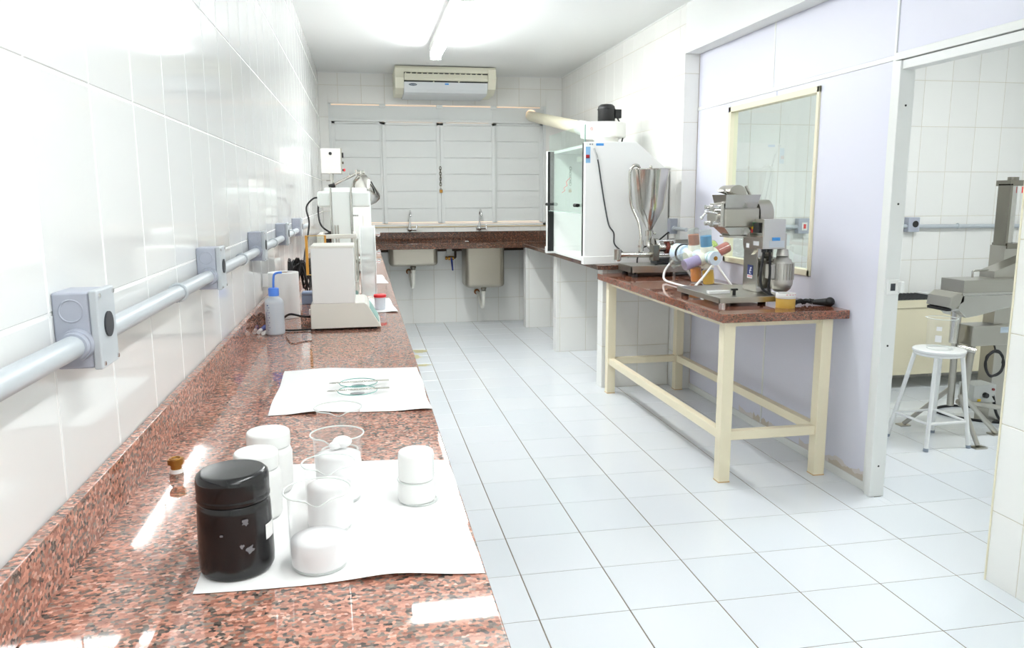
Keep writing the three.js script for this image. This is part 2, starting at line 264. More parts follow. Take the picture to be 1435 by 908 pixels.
// ------------------------------------------------------------------ shuttered window in the back wall
{
  const zf = ZB - 0.02, [x0, x1, y0, y1] = WIN, t = 0.03;
  const w = struct('window_2', [B(x0, x0 + 0.03, y0, y1, zf - 0.06, zf + 0.03), B(x1 - 0.03, x1, y0, y1, zf - 0.06, zf + 0.03), B(x0, x1, y0, y0 + 0.025, zf - 0.06, zf + 0.03), B(x0, x1, y1 - 0.004, y1, zf - 0.06, zf + 0.03), B(x0, x1, 2.335, 2.362, zf - 0.04, zf + 0.035, 0.003)], M.shutter, 'painted steel shutter window');
  const px = [x0 + 0.03, 0.26, 0.908, 1.54, x1 - 0.03], top = [2.34, 2.329, 2.329, 2.34];
  const SL = [2.125, 1.936, 1.748, 1.554, 1.356];
  for (let i = 0; i < 4; i++) {
    const front = (i === 1 || i === 2) ? 0.033 : 0, a = px[i] + [-0.004, -0.012, 0.001, -0.002][i], b = px[i + 1] + [0.002, -0.001, 0.012, 0.004][i], z = zf - 0.012 + front, ty = top[i], by = y0 + 0.03;
    const f = part(w, 'shutter_frame', [B(a, a + 0.04, by, ty, z - 0.025, z + 0.006, 0.003), B(b - 0.04, b, by, ty, z - 0.025, z + 0.006, 0.003), B(a, b, ty - 0.03, ty, z - 0.025, z + 0.006, 0.003), B(a, b, by, by + 0.012, z - 0.025, z + 0.006, 0.003)], M.shutter);
    const ys = [ty - 0.03, ...SL, by + 0.017];
    for (let k = 0; k < 6; k++) part(f, 'slat', [B(a + 0.04, b - 0.04, ys[k + 1] + 0.0016, ys[k] - 0.0016, z - 0.012, z - 0.004, 0.0012)], M.shutter);
    part(f, 'added_leak_sheet', [B(a + 0.035, b - 0.035, by + 0.018, ty - 0.02, z - 0.024, z - 0.021)], M.shutter);  // added behind the slats to block daylight, so their gaps read dark
    if (i === 1 || i === 2) part(f, 'hinge_block', [B(a + 0.03, a + 0.075, ty, ty + 0.025, z - 0.01, z + 0.012, 0.003), B(b - 0.075, b - 0.03, ty, ty + 0.025, z - 0.01, z + 0.012, 0.003)], M.shutter);
    // transom flap; the last one has a round hole for the duct
    const s = new THREE.Shape(); s.moveTo(px[i] - 0.002, 2.355); s.lineTo(px[i + 1] + 0.002, 2.355); s.lineTo(px[i + 1] + 0.002, 2.514); s.lineTo(px[i] - 0.002, 2.514); s.closePath();
    if (i === 3) { const hole = new THREE.Path(); hole.absarc(1.99, 2.432, 0.066, 0, 6.2832, true); s.holes.push(hole); }
    const tr = part(w, 'transom_flap', [new THREE.ExtrudeGeometry(s, { depth: 0.01, bevelEnabled: false, curveSegments: 24 }).translate(0, 0, zf - 0.012)], M.shutter);
    part(tr, 'bracket', [B(px[i + 1] - 0.035, px[i + 1] + 0.035, 2.49, 2.526, zf - 0.005, zf + 0.02, 0.003), B(px[i + 1] - 0.012, px[i + 1] + 0.012, 2.36, 2.49, zf - 0.002, zf + 0.006)], M.shutter);
  }
  part(w, 'added_leak_strip', [B(px[2] - 0.015, px[2] + 0.015, y0 + 0.03, 2.329, zf - 0.012, zf - 0.006)], M.shutter);  // added behind the middle joint to keep daylight from leaking through
  struct('trim_3', [B(x0 - 0.01, x1 + 0.01, y0 - 0.012, y0, ZB, ZB + 0.012)], mat([214, 196, 158], 0.6), 'thin beige sill line under the shutters');
  // chain and padlock between the two middle leaves
  const ch = thing('padlock_chain', 'steel chain with a small brass padlock hanging between the shutter leaves', 'chain', [0.904, 1.55, ZB + 0.03]);
  for (let k = 0; k < 7; k++) part(ch, 'link', [Tor(0.016, 0.0045, 0, 0, 0, 'z', 14).scale(0.75, 1.25, 1).rotateY(k % 2 ? 1.3 : 0.2).translate(0.903, 1.815 - k * 0.03, ZB + 0.022)], M.steelDark);
  part(ch, 'shackle', [Tor(0.013, 0.003, 0.906, 1.572, ZB + 0.022, 'z', 14)], M.steel); part(ch, 'padlock_body', [B(0.889, 0.925, 1.535, 1.57, ZB + 0.012, ZB + 0.03, 0.004)], M.brass);
  part(ch, 'hanging_cord', [C([0.904, 1.6, ZB + 0.02], [0.905, 1.575, ZB + 0.02], 0.002)], M.steel);
}
// ------------------------------------------------------------------ lamps
function fixture(cx, cz, len, axis, label, glow = 1) {
  const t = thing('fluorescent_fixture', label, 'ceiling lamp', [cx, HC, cz]);
  const place = (g) => (axis === 'x' ? g.rotateY(Math.PI / 2) : g).translate(cx, 0, cz);
  part(t, 'housing', [place(B(-0.055, 0.055, 2.79, HC, -len / 2, len / 2, 0.006))], M.whiteGloss);
  for (const s of [-1, 1]) part(t, 'end_cap', [place(B(-0.05, 0.05, 2.725, 2.8, s * len / 2 - 0.012 * s, s * len / 2 + 0.012 * s, 0.004))], M.whiteGloss);
  const e = new THREE.MeshStandardMaterial({ color: 0xffffff, emissive: new THREE.Color().setRGB(...LAMP_RGB), emissiveIntensity: TUBE_GLOW * glow, roughness: 0.4 });
  for (const s of [-1, 1]) {
    const tube = part(t, 'fluorescent_tube', [place(C([s * 0.024, 2.748, -len / 2 + 0.02], [s * 0.024, 2.748, len / 2 - 0.02], 0.016, 0.016, 16))], e);
    for (const e2 of [-1, 1]) part(tube, 'tube_cap', [place(C([s * 0.024, 2.748, e2 * (len / 2 - 0.05)], [s * 0.024, 2.748, e2 * (len / 2 - 0.012)], 0.0168, 0.0168, 16))], M.castAlu);
    const l = new THREE.RectAreaLight(new THREE.Color().setRGB(...LAMP_RGB), TUBE_LIGHT * glow, 0.03, len - 0.1);
    const o = axis === 'x' ? [0, s * 0.024] : [s * 0.024, 0];
    l.position.set(cx + o[0], 2.729, cz + o[1]); l.rotation.set(-Math.PI / 2, 0, axis === 'x' ? Math.PI / 2 : 0); scene.add(l);
  }
}
fixture(0.705, -6.31, 2.22, 'z', 'twin tube ceiling lamp running towards the air conditioner', 1.6);
fixture(0.95, -4.08, 1.6, 'x', 'twin tube ceiling lamp set crosswise between the counter and the table', 0.72);
fixture(0.705, -0.6, 2.22, 'z', 'unseen twin tube ceiling lamp above the black jar', 0.85);  // out of view, placed to light the near counter and wall
fixture(0.95, 1.9, 1.6, 'x', 'unseen twin tube ceiling lamp set crosswise beyond the counter end', 0.9);  // unseen behind the camera, placed to light the surfaces that face it
fixture(3.9, -3.6, 1.6, 'x', 'unseen twin tube ceiling lamp of the adjoining room', 1.4);  // out of view, lights the adjoining room

// ------------------------------------------------------------------ granite counters
const CH = 0.97;
{
  const c = thing('granite_counter', 'long polished pink granite counter along the tiled wall', 'counter', [XL, 0, -4]);
  const zs = [1.2, -2.15, -5.25, -8.6];
  for (let i = 0; i < 3; i++) {
    part(c, 'slab', [boxUV(B(XL + 0.002, 0.155, CH - 0.035, CH, zs[i + 1] + 0.0006, zs[i] - 0.0006, 0.003))], M.granite);
    part(c, 'backsplash', [boxUV(B(XL + 0.002, XL + 0.021, CH + 0.0005, 1.06, zs[i + 1] + 0.0006, zs[i] - 0.0006, 0.002))], M.granite);
  }
  for (const z of [0.5, -1.6, -3.7, -5.8, -7.9]) part(c, 'pier', [B(XL + 0.002, 0.05, 0, CH - 0.035, z - 0.06, z + 0.06)], M.tileBack[0]);
}
{
  const c = thing('granite_sink_counter', 'dark brown granite counter under the shutters with two sinks', 'counter', [1, 0, ZB]);
  const s = new THREE.Shape([[XL, 8.602], [XR, 8.602], [XR, -ZB], [XL, -ZB]].map(p => new THREE.Vector2(...p)));
  for (const [a, b] of [[0.29, 0.79], [1.14, 1.55]]) { const h = new THREE.Path(); h.moveTo(a, 8.76); h.lineTo(b, 8.76); h.lineTo(b, 9.04); h.lineTo(a, 9.04); h.closePath(); s.holes.push(h); }
  part(c, 'slab', [boxUV(new THREE.ExtrudeGeometry(s, { depth: 0.05, bevelEnabled: false }).rotateX(-Math.PI / 2).translate(0, CH - 0.05, 0))], M.graniteB);
  part(c, 'raised_rim', [boxUV(B(XL, XR, CH, CH + 0.012, -8.64, -8.603, 0.003))], M.graniteB);
  part(c, 'backsplash', [boxUV(B(XL, XR, CH, 1.083, ZB, ZB + 0.02, 0.002))], M.graniteB);
  part(c, 'drain_cap', [L([[0, 0.014], [0.022, 0.012], [0.028, 0.004], [0.03, 0]], 1.19, CH, -9.1)], M.chrome);
}
{
  const c = thing('granite_side_counter', 'brown granite counter on white tiled piers carrying the fume hood', 'counter', [2, 0, -7]);
  part(c, 'slab', [boxUV(B(1.747, XR - 0.002, CH - 0.035, CH, -8.6, -7.21, 0.003))], M.graniteB); part(c, 'slab', [boxUV(B(1.747, XR - 0.002, CH - 0.035, CH, -7.209, -5.69, 0.003))], M.graniteB);
  for (const [z, n] of [[-8.64, 0], [-7.2, 1], [-5.735, 2]]) {
    const p = part(c, 'pier', [B(1.8 + GR, XR - 0.002, 0, CH - 0.035, z - 0.125, z - GR)], M.groutBeige);
    layPier(p, z);
  }
  function layPier(p, z) {
    const off = V(2, 0, -7), lay = (w, h, x, y, zz, ry) => { const m = new THREE.Mesh(tileGeo(w, h), M.tileBack[(rnd() * 3) | 0]); m.name = 'tile'; m.rotation.y = ry; m.position.set(x - off.x, y - off.y, zz - off.z); p.add(m); };
    const ys = [0, 0.33, 0.68, CH - 0.036], xs = [1.8, 1.838, 2.096, 2.352];
    for (let j = 0; j < 3; j++) {
      for (let i = 0; i < 3; i++) lay(xs[i + 1] - xs[i] - 0.003, ys[j + 1] - ys[j] - 0.003, (xs[i] + xs[i + 1]) / 2, (ys[j] + ys[j + 1]) / 2, z, 0);
      lay(0.122, ys[j + 1] - ys[j] - 0.003, 1.8, (ys[j] + ys[j + 1]) / 2, z - 0.063, -Math.PI / 2);
    }
  }
}
// ------------------------------------------------------------------ sinks, drains, taps
function sink(x0, x1, y0, label) {
  const t = thing('sink', label, 'sink', [(x0 + x1) / 2, y0, -8.9]); const z0 = -9.08, z1 = -8.72, y1 = CH - 0.051, r = 0.055, n = 8;
  const rect = (a, b, c, d, rad) => { const o = []; for (const [x, y, st] of [[b - rad, c + rad, -90], [b - rad, d - rad, 0], [a + rad, d - rad, 90], [a + rad, c + rad, 180]]) for (let k = 0; k <= 10; k++) { const q = (st + k * 9) / 57.2958; o.push({ x: x + Math.cos(q) * rad, y: y + Math.sin(q) * rad }); } o.push(o[0]); return o; };
  // stacked outlines give the pressed bowl its rounded foot
  const rings = []; const P = (inset, y, rad) => rings.push({ pts: rect(x0 + inset, x1 - inset, -z1 + inset, -z0 - inset, Math.max(0.01, rad - inset * 0.3)).map(p => ({ ...p })), y });
  P(0, y1, r); P(0, y0 + 0.045, r); for (let i = 1; i <= n; i++) { const a = i / n * Math.PI / 2; P(0.045 * (1 - Math.cos(a)), y0 + 0.045 * (1 - Math.sin(a)), r); }
  const bowl = (grow, dy, flip) => {
    const pos = [], R = rings.map(q => q.pts.map(p => [p.x, q.y + dy, -p.y])); const cx = (x0 + x1) / 2, cz = (z0 + z1) / 2;
    for (const q of R) for (const p of q) { p[0] = cx + (p[0] - cx) * grow; p[2] = cz + (p[2] - cz) * grow; }
    for (let k = 0; k + 1 < R.length; k++) for (let i = 0; i + 1 < R[k].length; i++) { const a = R[k][i], b = R[k][i + 1], c = R[k + 1][i + 1], d = R[k + 1][i]; pos.push(...a, ...d, ...c, ...a, ...c, ...b); }
    const last = R[R.length - 1]; for (let i = 0; i + 1 < last.length; i++) pos.push(...last[i], cx, last[0][1], cz, ...last[i + 1]);
    const g = new THREE.BufferGeometry(); g.setAttribute('position', new THREE.Float32BufferAttribute(pos, 3)); g.computeVertexNormals(); return g;
  };
  part(t, 'basin', [bowl(1, 0)], M.sink); part(t, 'basin_lining', [bowl(0.985, 0.004)], M.sink); part(t, 'rim_flange', [B(x0 - 0.015, x1 + 0.015, y1 - 0.004, y1, z1, z1 + 0.015), B(x0 - 0.015, x1 + 0.015, y1 - 0.004, y1, z0 - 0.015, z0), B(x0 - 0.015, x0, y1 - 0.004, y1, z0, z1), B(x1, x1 + 0.015, y1 - 0.004, y1, z0, z1)], M.steelDark);
  const cx = (x0 + x1) / 2, cz = -8.86;
  part(t, 'drain_fitting', [L([[0, 0], [0.03, 0], [0.034, -0.02], [0.026, -0.035], [0.026, -0.055], [0, -0.055]], cx, y0, cz)], M.steelDark);
  part(t, 'drain_nut', [C([cx, y0 - 0.07, cz], [cx, y0 - 0.05, cz], 0.029, 0.029, 12)], M.offWhite);
  part(t, 'drain_pipe', [C([cx, y0 - 0.22, cz - 0.02], [cx, y0 - 0.07, cz], 0.02, 0.022), Tb([[cx, y0 - 0.21, cz - 0.02], [cx - 0.006, y0 - 0.25, cz - 0.05], [cx - 0.01, y0 - 0.235, cz - 0.12], [cx - 0.03, y0 - 0.12, cz - 0.2], [cx - 0.03, y0 - 0.1, ZB]], 0.019, 30)], M.offWhite);
  part(t, 'wall_rosette', [C([cx - 0.03, y0 - 0.1, ZB], [cx - 0.03, y0 - 0.1, ZB + 0.03], 0.034, 0.028)], M.rust);
}
sink(0.271, 0.811, 0.723, 'shallow stainless steel sink bowl under the brown granite');
sink(1.119, 1.573, 0.463, 'deep stainless steel sink bowl beside the white tiled pier');
{
  const t = thing('tap', 'chrome wall tap above the shallow sink', 'tap', [0.53, 1.11, ZB]);
  const y = 1.118, x = 0.53;
  part(t, 'wall_flange', [C([x, y, ZB], [x, y, ZB + 0.02], 0.034, 0.03)], M.chrome);
  part(t, 'valve_body', [C([x, y, ZB + 0.015], [x, y, ZB + 0.09], 0.02, 0.02), S(0.026, x, y, ZB + 0.075), C([x, y, ZB + 0.075], [x + 0.075, y, ZB + 0.075], 0.016, 0.014)], M.chrome);
  part(t, 'lever', [C([x + 0.078, y - 0.012, ZB + 0.075], [x + 0.082, y + 0.055, ZB + 0.075], 0.012, 0.006)], M.chrome);
  part(t, 'spout', [Tb([[x, y, ZB + 0.075], [x + 0.004, y + 0.1, ZB + 0.075], [x + 0.006, y + 0.18, ZB + 0.08], [x + 0.006, y + 0.215, ZB + 0.13], [x + 0.006, y + 0.18, ZB + 0.19], [x + 0.006, y + 0.15, ZB + 0.2]], 0.0115, 40), C([x + 0.002, y + 0.02, ZB + 0.075], [x + 0.003, y + 0.07, ZB + 0.075], 0.017, 0.014)], M.chrome);
  copyOf(t, [1.345, 1.115, ZB], 'chrome wall tap above the deep sink');
  const v = thing('water_supply', 'supply pipe with blue lever valve between the two sinks', 'pipe', [1.0, 0.86, ZB]);
  part(v, 'pipe', [C([XL + 0.02, 0.868, ZB + 0.03], [XR, 0.868, ZB + 0.03], 0.014, 0.014, 10), Tb([[1.06, 0.868, ZB + 0.03], [1.06, 0.79, ZB + 0.035], [1.05, 0.775, ZB + 0.04], [0.96, 0.775, ZB + 0.04]], 0.013, 24)], mat([72, 52, 40], 0.6));
  part(v, 'valve_body', [C([0.975, 0.775, ZB + 0.04], [1.04, 0.775, ZB + 0.04], 0.024), C([0.94, 0.775, ZB + 0.04], [0.965, 0.775, ZB + 0.04], 0.02)], M.brass);
  part(v, 'blue_lever', [B(0.995, 1.02, 0.765, 0.785, ZB + 0.06, ZB + 0.075, 0.003), C([1.01, 0.775, ZB + 0.068], [1.022, 0.63, ZB + 0.072], 0.012, 0.008)], M.navy); part(v, 'junction_box', [B(0.955, 1.015, 0.83, 0.885, ZB + 0.04, ZB + 0.09, 0.004)], M.offWhite);
}
// ------------------------------------------------------------------ air conditioner
{
  const t = thing('air_conditioner', 'cream ceiling mounted air conditioner above the shutters', 'air conditioner', [0.92, 2.58, -8.9]);
  const side = [[0, 2.855], [0.62, 2.855], [0.645, 2.83], [0.65, 2.73], [0.6, 2.63], [0.45, 2.585], [0.1, 2.585], [0, 2.64]];
  const prof = (x0, x1, pts) => poly(pts, x1 - x0, 0.004).rotateY(Math.PI / 2).scale(1, 1, -1);
  const ext = (x0, x1, pts) => { const s = new THREE.Shape(pts.map(p => new THREE.Vector2(...p))); return new THREE.ExtrudeGeometry(s, { depth: x1 - x0, bevelEnabled: false }).rotateY(-Math.PI / 2).translate(x1, 0, ZB); };
  // rotateY(-90): local X -> +Z, depth -> -X
  part(t, 'end_cover', [ext(0.385, 0.475, side.map(([a, b]) => [a + 0.005, b]))], M.acCream); part(t, 'end_cover', [ext(1.375, 1.46, side.map(([a, b]) => [a + 0.005, b]))], M.acCream);
  part(t, 'casing', [ext(0.475, 1.375, [[0, 2.853], [0.6, 2.853], [0.6, 2.69], [0.42, 2.595], [0, 2.595]])], M.dark);
  part(t, 'top_strip', [ext(0.475, 1.375, [[0.55, 2.853], [0.625, 2.853], [0.64, 2.83], [0.642, 2.79], [0.6, 2.79]])], M.acCream);
  for (let i = 0; i < 15; i++) { const a = 0.49 + i * 0.058; part(t, 'grille_rib', [B(a, a + 0.012, 2.775, 2.792, ZB + 0.6, ZB + 0.64)], M.acCream); }
  part(t, 'air_flap', [ext(0.48, 1.37, [[0.6, 2.775], [0.643, 2.775], [0.65, 2.73], [0.64, 2.708], [0.6, 2.708]])], M.acCream);
  for (const x of [0.785, 1.055]) part(t, 'vane_clip', [B(x, x + 0.012, 2.69, 2.71, ZB + 0.58, ZB + 0.632)], M.acCream);
  const fp = part(t, 'front_panel', [ext(0.478, 1.372, [[0.56, 2.692], [0.632, 2.692], [0.6, 2.622], [0.575, 2.59], [0.5, 2.575], [0.05, 2.575], [0.05, 2.594], [0.42, 2.594]])], M.acPanel);
  const ov = canvasTex(256, 96, (g, w, h) => { g.fillStyle = '#dfe3e5'; g.fillRect(0, 0, w, h); g.fillStyle = '#24364a'; g.beginPath(); g.ellipse(w / 2, h / 2, w / 2 - 4, h / 2 - 6, 0, 0, 7); g.fill(); g.fillStyle = '#dfe6ea'; g.font = 'italic bold 52px serif'; g.textAlign = 'center'; g.textBaseline = 'middle'; g.fillText('Carrier', w / 2, h / 2 + 2); });
  const badge = new THREE.Mesh(new THREE.PlaneGeometry(0.09, 0.03).rotateX(0.43), mat(0xffffff, 0.4, 0, { map: ov })); badge.name = 'oval_badge'; badge.position.set(0.57 - 0.92, 2.665 - 2.58, ZB + 0.6215 + 8.9); fp.add(badge);
  part(t, 'sticker', [B(0.91, 0.95, 2.668, 2.682, ZB + 0.62, ZB + 0.63)], M.blueLbl);
}
// ------------------------------------------------------------------ conduit and outlet boxes
{
  const c = thing('wall_conduit', 'grey conduit running along the tiled wall above the granite counter', 'conduit', [XL, 1.286, -3]);
  part(c, 'pipe', [C([XL + 0.03, 1.286, 1.2], [XL + 0.03, 1.286, -6.1], 0.0165, 0.0165, 20)], M.conduit);
  for (const z of [-1.83, -2.78, -3.75, -4.7]) part(c, 'clip', [Tor(0.0185, 0.004, XL + 0.03, 1.286, z, 'z', 20), B(XL, XL + 0.03, 1.264, 1.272, z - 0.006, z + 0.006)], M.conduit);
  const t = thing('outlet_box', 'grey outlet box on the conduit above the brass fitting', 'outlet', [XL, 1.25, -1.24], 'outlet boxes on the conduit');
  const z0 = -1.275, z1 = -1.2;
  part(t, 'box_body', [B(XL, XL + 0.05, 1.25, 1.362, z0, z1, 0.004)], M.conduitBox);
  part(t, 'cover_plate', [B(XL + 0.05, XL + 0.062, 1.248, 1.364, z0 - 0.002, z1 + 0.002, 0.003)], M.conduit);
  part(t, 'socket', [C([XL + 0.0615, 1.31, (z0 + z1) / 2], [XL + 0.0645, 1.31, (z0 + z1) / 2], 0.019, 0.019, 24)], M.socket);
  part(t, 'knockout', [Tor(0.016, 0.0012, XL + 0.025, 1.335, z1, 'z', 30)], M.conduitBox);
  part(t, 'collar', [C([XL + 0.03, 1.286, z1 - 0.002], [XL + 0.03, 1.286, z1 + 0.012], 0.024, 0.0225, 24), C([XL + 0.03, 1.286, z1 + 0.012], [XL + 0.03, 1.286, z1 + 0.022], 0.0205, 0.02, 24)], M.conduitBox); part(t, 'collar', [C([XL + 0.03, 1.286, z0 + 0.002], [XL + 0.03, 1.286, z0 - 0.016], 0.022, 0.021, 24)], M.conduitBox);
  part(t, 'screw', [[1.256, z0 + 0.006], [1.356, z1 - 0.006], [1.256, z1 - 0.006], [1.356, z0 + 0.006]].map(([y, z]) => C([XL + 0.061, y, z], [XL + 0.064, y, z], 0.0035, 0.0035, 8)), M.chrome);
  const wh = ['grey outlet box on the conduit above the watch glasses', 'grey outlet box on the conduit above the wash bottle', 'grey outlet box on the conduit beside the friability tester', 'grey outlet box on the conduit behind the pale upright tester'];
  [-2.235, -3.2, -4.19, -5.14].forEach((z, i) => copyOf(t, [XL, 1.25, z], wh[i]));
}
{
  const t = thing('outlet_box', 'grey outlet box on the tiled wall beside the fume hood', 'outlet', [2.32, 1.25, -5.66], 'outlet boxes on the conduit');
  part(t, 'box_body', [B(2.3, XR, 1.205, 1.32, -5.7, -5.63, 0.004)], M.conduitBox);
  part(t, 'pipe_stub', [C([2.33, 1.245, -5.63], [2.33, 1.245, -5.4], 0.014), C([2.33, 1.245, -5.63], [2.33, 1.245, -5.61], 0.02)], M.conduit);
  const c = thing('annex_conduit', 'grey conduit on the tiled wall of the adjoining room', 'conduit', [4, 1.24, R2Z0]);
  part(c, 'pipe', [C([PX + 0.05, 1.255, R2Z0 + 0.03], [R2X1, 1.235, R2Z0 + 0.03], 0.0165)], M.conduit);
  part(c, 'clip', [4.7, 5.15, 3.8].map(x => Tor(0.019, 0.004, x, 1.243, R2Z0 + 0.03, 'x', 16)), M.conduit);
  for (const [x, red] of [[4.285, 0], [3.335, 1]]) {
    const o = thing('outlet_box', red ? 'grey box with red rocker switch seen through the partition window' : 'grey outlet box on the wall of the adjoining room', 'outlet', [x, 1.25, R2Z0]);
    part(o, 'box_body', [B(x - 0.05, x + 0.05, 1.2, 1.315, R2Z0, R2Z0 + 0.055, 0.004)], M.conduitBox);
    if (red) { part(o, 'switch_frame', [B(x - 0.022, x + 0.022, 1.225, 1.285, R2Z0 + 0.055, R2Z0 + 0.058)], M.whiteGloss); part(o, 'rocker', [B(x - 0.01, x + 0.01, 1.238, 1.272, R2Z0 + 0.058, R2Z0 + 0.063, 0.002)], M.red); }
    else part(o, 'socket', [C([x + 0.012, 1.262, R2Z0 + 0.055], [x + 0.012, 1.262, R2Z0 + 0.058], 0.026, 0.026, 24)], M.black);
  }
}
// ------------------------------------------------------------------ glassware, jars and papers on the pink granite
function sheet(corners, seedv, lift, nx = 26, ny = 20, y0 = CH, th = 0.0006) {   // corners: near-left, near-right, far-right, far-left as [x,z]
  const [a, b, c, d] = corners, pos = [], idx = [];
  const P = (u, v) => {
    const e = 0.004 * Math.sin(u * 5 + seedv) * (v < 0.5 ? 1 - v : 0.4), x = (a[0] * (1 - u) + b[0] * u) * (1 - v) + (d[0] * (1 - u) + c[0] * u) * v, z = (a[1] * (1 - u) + b[1] * u) * (1 - v) + (d[1] * (1 - u) + c[1] * u) * v + e;
    return [x + 0.002 * Math.sin(v * 9 + seedv), y0 + 0.0012 + lift(u, v), z];
  };
  for (const o of [th, 0]) for (let j = 0; j <= ny; j++) for (let i = 0; i <= nx; i++) { const p = P(i / nx, j / ny); pos.push(p[0], p[1] + o, p[2]); }
  const K = (nx + 1) * (ny + 1), I = (i, j, s) => s * K + j * (nx + 1) + i;
  for (let j = 0; j < ny; j++) for (let i = 0; i < nx; i++) { idx.push(I(i, j, 0), I(i + 1, j, 0), I(i + 1, j + 1, 0), I(i, j, 0), I(i + 1, j + 1, 0), I(i, j + 1, 0)); idx.push(I(i, j, 1), I(i + 1, j + 1, 1), I(i + 1, j, 1), I(i, j, 1), I(i, j + 1, 1), I(i + 1, j + 1, 1)); }
  const edge = (i, j, k, l) => idx.push(I(i, j, 0), I(i, j, 1), I(k, l, 1), I(i, j, 0), I(k, l, 1), I(k, l, 0));
  for (let i = 0; i < nx; i++) { edge(i, 0, i + 1, 0); edge(i + 1, ny, i, ny); } for (let j = 0; j < ny; j++) { edge(nx, j, nx, j + 1); edge(0, j + 1, 0, j); }
  const g = new THREE.BufferGeometry(); g.setAttribute('position', new THREE.Float32BufferAttribute(pos, 3)); g.setIndex(idx); g.computeVertexNormals(); return g;
}
const bump = (x, c, w) => Math.exp(-((x - c) ** 2) / (w * w));
single('paper_sheet', 'white paper sheet under the black jar and beakers', 'paper', [sheet([[-0.243, -1.035], [0.15, -1.012], [0.152, -1.496], [-0.245, -1.545]], 1.1, (u, v) => 0.007 * bump(v, 0, 0.12) * bump(u, 0.68, 0.16) + 0.003 * bump(v, 1, 0.1) * bump(u, 0.7, 0.2))], M.paper);
single('paper_sheet', 'white paper sheet under the two watch glasses', 'paper', [sheet([[-0.244, -1.907], [0.152, -1.878], [0.151, -2.378], [-0.248, -2.401]], 2.4, (u, v) => 0.006 * bump(v, 0, 0.15) * bump(u, 0.28, 0.12) + 0.005 * bump(v, 0, 0.14) * bump(u, 0.95, 0.12) + 0.006 * bump(v, 1, 0.12) * bump(u, 0.32, 0.2))], M.paper);
single('paper_sheet', 'small white paper under the red lidded cups', 'paper', [sheet([[-0.02, -3.6], [0.143, -3.562], [0.12, -4.083], [-0.022, -4.06]], 0.4, (u, v) => 0.004 * bump(v, 0, 0.2) * bump(u, 0.9, 0.2))], M.paper);
single('paper_sheet', 'small folded white paper beside the friability drum', 'paper', [sheet([[0.0, -4.82], [0.14, -4.79], [0.115, -5.3], [0.0, -5.3]], 0.9, (u, v) => 0.003 * v)], M.paper);
const TOP = CH + 0.0019;
{
  const t = thing('black_jar', 'glossy black plastic jar with screw lid on the white paper', 'jar', [-0.193, TOP, -1.1]);
  const x = -0.193, z = -1.1;
  part(t, 'body', [L([[0, 0], [0.044, 0], [0.048, 0.002], [0.0508, 0.008], [0.0515, 0.02], [0.0508, 0.06], [0.0498, 0.094], [0.049, 0.1], [0.047, 0.103], [0.047, 0.108], [0, 0.108]], x, TOP, z, 64)], M.blackJar);
  part(t, 'screw_lid', [L([[0, 0.106], [0.0485, 0.106], [0.0497, 0.108], [0.0497, 0.112], [0.0488, 0.1135], [0.0492, 0.115], [0.0495, 0.135], [0.048, 0.142], [0.0445, 0.1455], [0.04, 0.1468], [0, 0.1472]], x, TOP, z, 64)], M.blackJar);
  const lb = new THREE.CylinderGeometry(0.0513, 0.0513, 0.022, 20, 1, true, 1.05, 0.45).translate(x, TOP + 0.06, z); part(t, 'paper_label', [lb], M.paper, 'white label wrapped on the black body');
  for (const [a, y, s] of [[0.42, 0.085, 0.006], [0.5, 0.045, 0.009], [0.3, 0.052, 0.004], [-0.2, 0.07, 0.003]]) { const sh = new THREE.Shape(); for (let i = 0; i < 14; i++) { const q = i / 14 * 6.283, k = s * rr(0.4, 1); i ? sh.lineTo(Math.cos(q) * k, Math.sin(q) * k) : sh.moveTo(k, 0); } part(t, 'powder_smudge', [new THREE.ShapeGeometry(sh).translate(0, y, 0.0519).rotateY(a).translate(x, TOP, z)], mat([120, 120, 124], 0.9), 'whitish powder smudge'); }
}
function beaker(x, z, r, rim, h, spout, y0, label, fill, group = 'glass beakers on the granite counter') {
  const t = thing('beaker', label, 'beaker', [x, y0, z], group);
  const prof = [[0, 0.0005], [r - 0.008, 0.0005], [r - 0.003, 0.002], [r - 0.0006, 0.005], [r, 0.01], [r, h * 0.3], [r, h * 0.6], [r + 0.0004, h * 0.85], [r + 0.001, h * 0.93], [rim - 0.0015, h * 0.975], [rim, h]];
  const g = new THREE.LatheGeometry(prof.map(p => new THREE.Vector2(...p)), 72);
  const bend = (g2) => { const p = g2.attributes.position; for (let i = 0; i < p.count; i++) { const X = p.getX(i), Y = p.getY(i), Z = p.getZ(i), R = Math.hypot(X, Z); if (Y < h * 0.8 || R < 1e-4) continue; let da = Math.atan2(X, Z) - spout; da = Math.atan2(Math.sin(da), Math.cos(da)); const k = ((Y - h * 0.8) / (h * 0.2)) ** 2 * (bump(da, 0, 0.22) * 0.011 - (bump(da, 0.55, 0.2) + bump(da, -0.55, 0.2)) * 0.0025); const s = (R + k) / R; p.setXYZ(i, X * s, Y - Math.max(0, k) * 0.25, Z * s); } g2.computeVertexNormals(); return g2; };
  part(t, 'glass_wall', [bend(g).translate(x, y0, z)], M.glass);
  const rg = new THREE.TorusGeometry(rim, 0.0004 + rim * 0.02, 8, 72).rotateX(Math.PI / 2).translate(0, h, 0); part(t, 'rim', [bend(rg).translate(x, y0, z)], M.glassRim);
  part(t, 'glass_base', [Tor(r - 0.006, 0.0022, x, y0 + 0.003, z, 'y', 48)], M.glassRim);
  if (fill) fill(t, x, z, r, y0); return t;
}
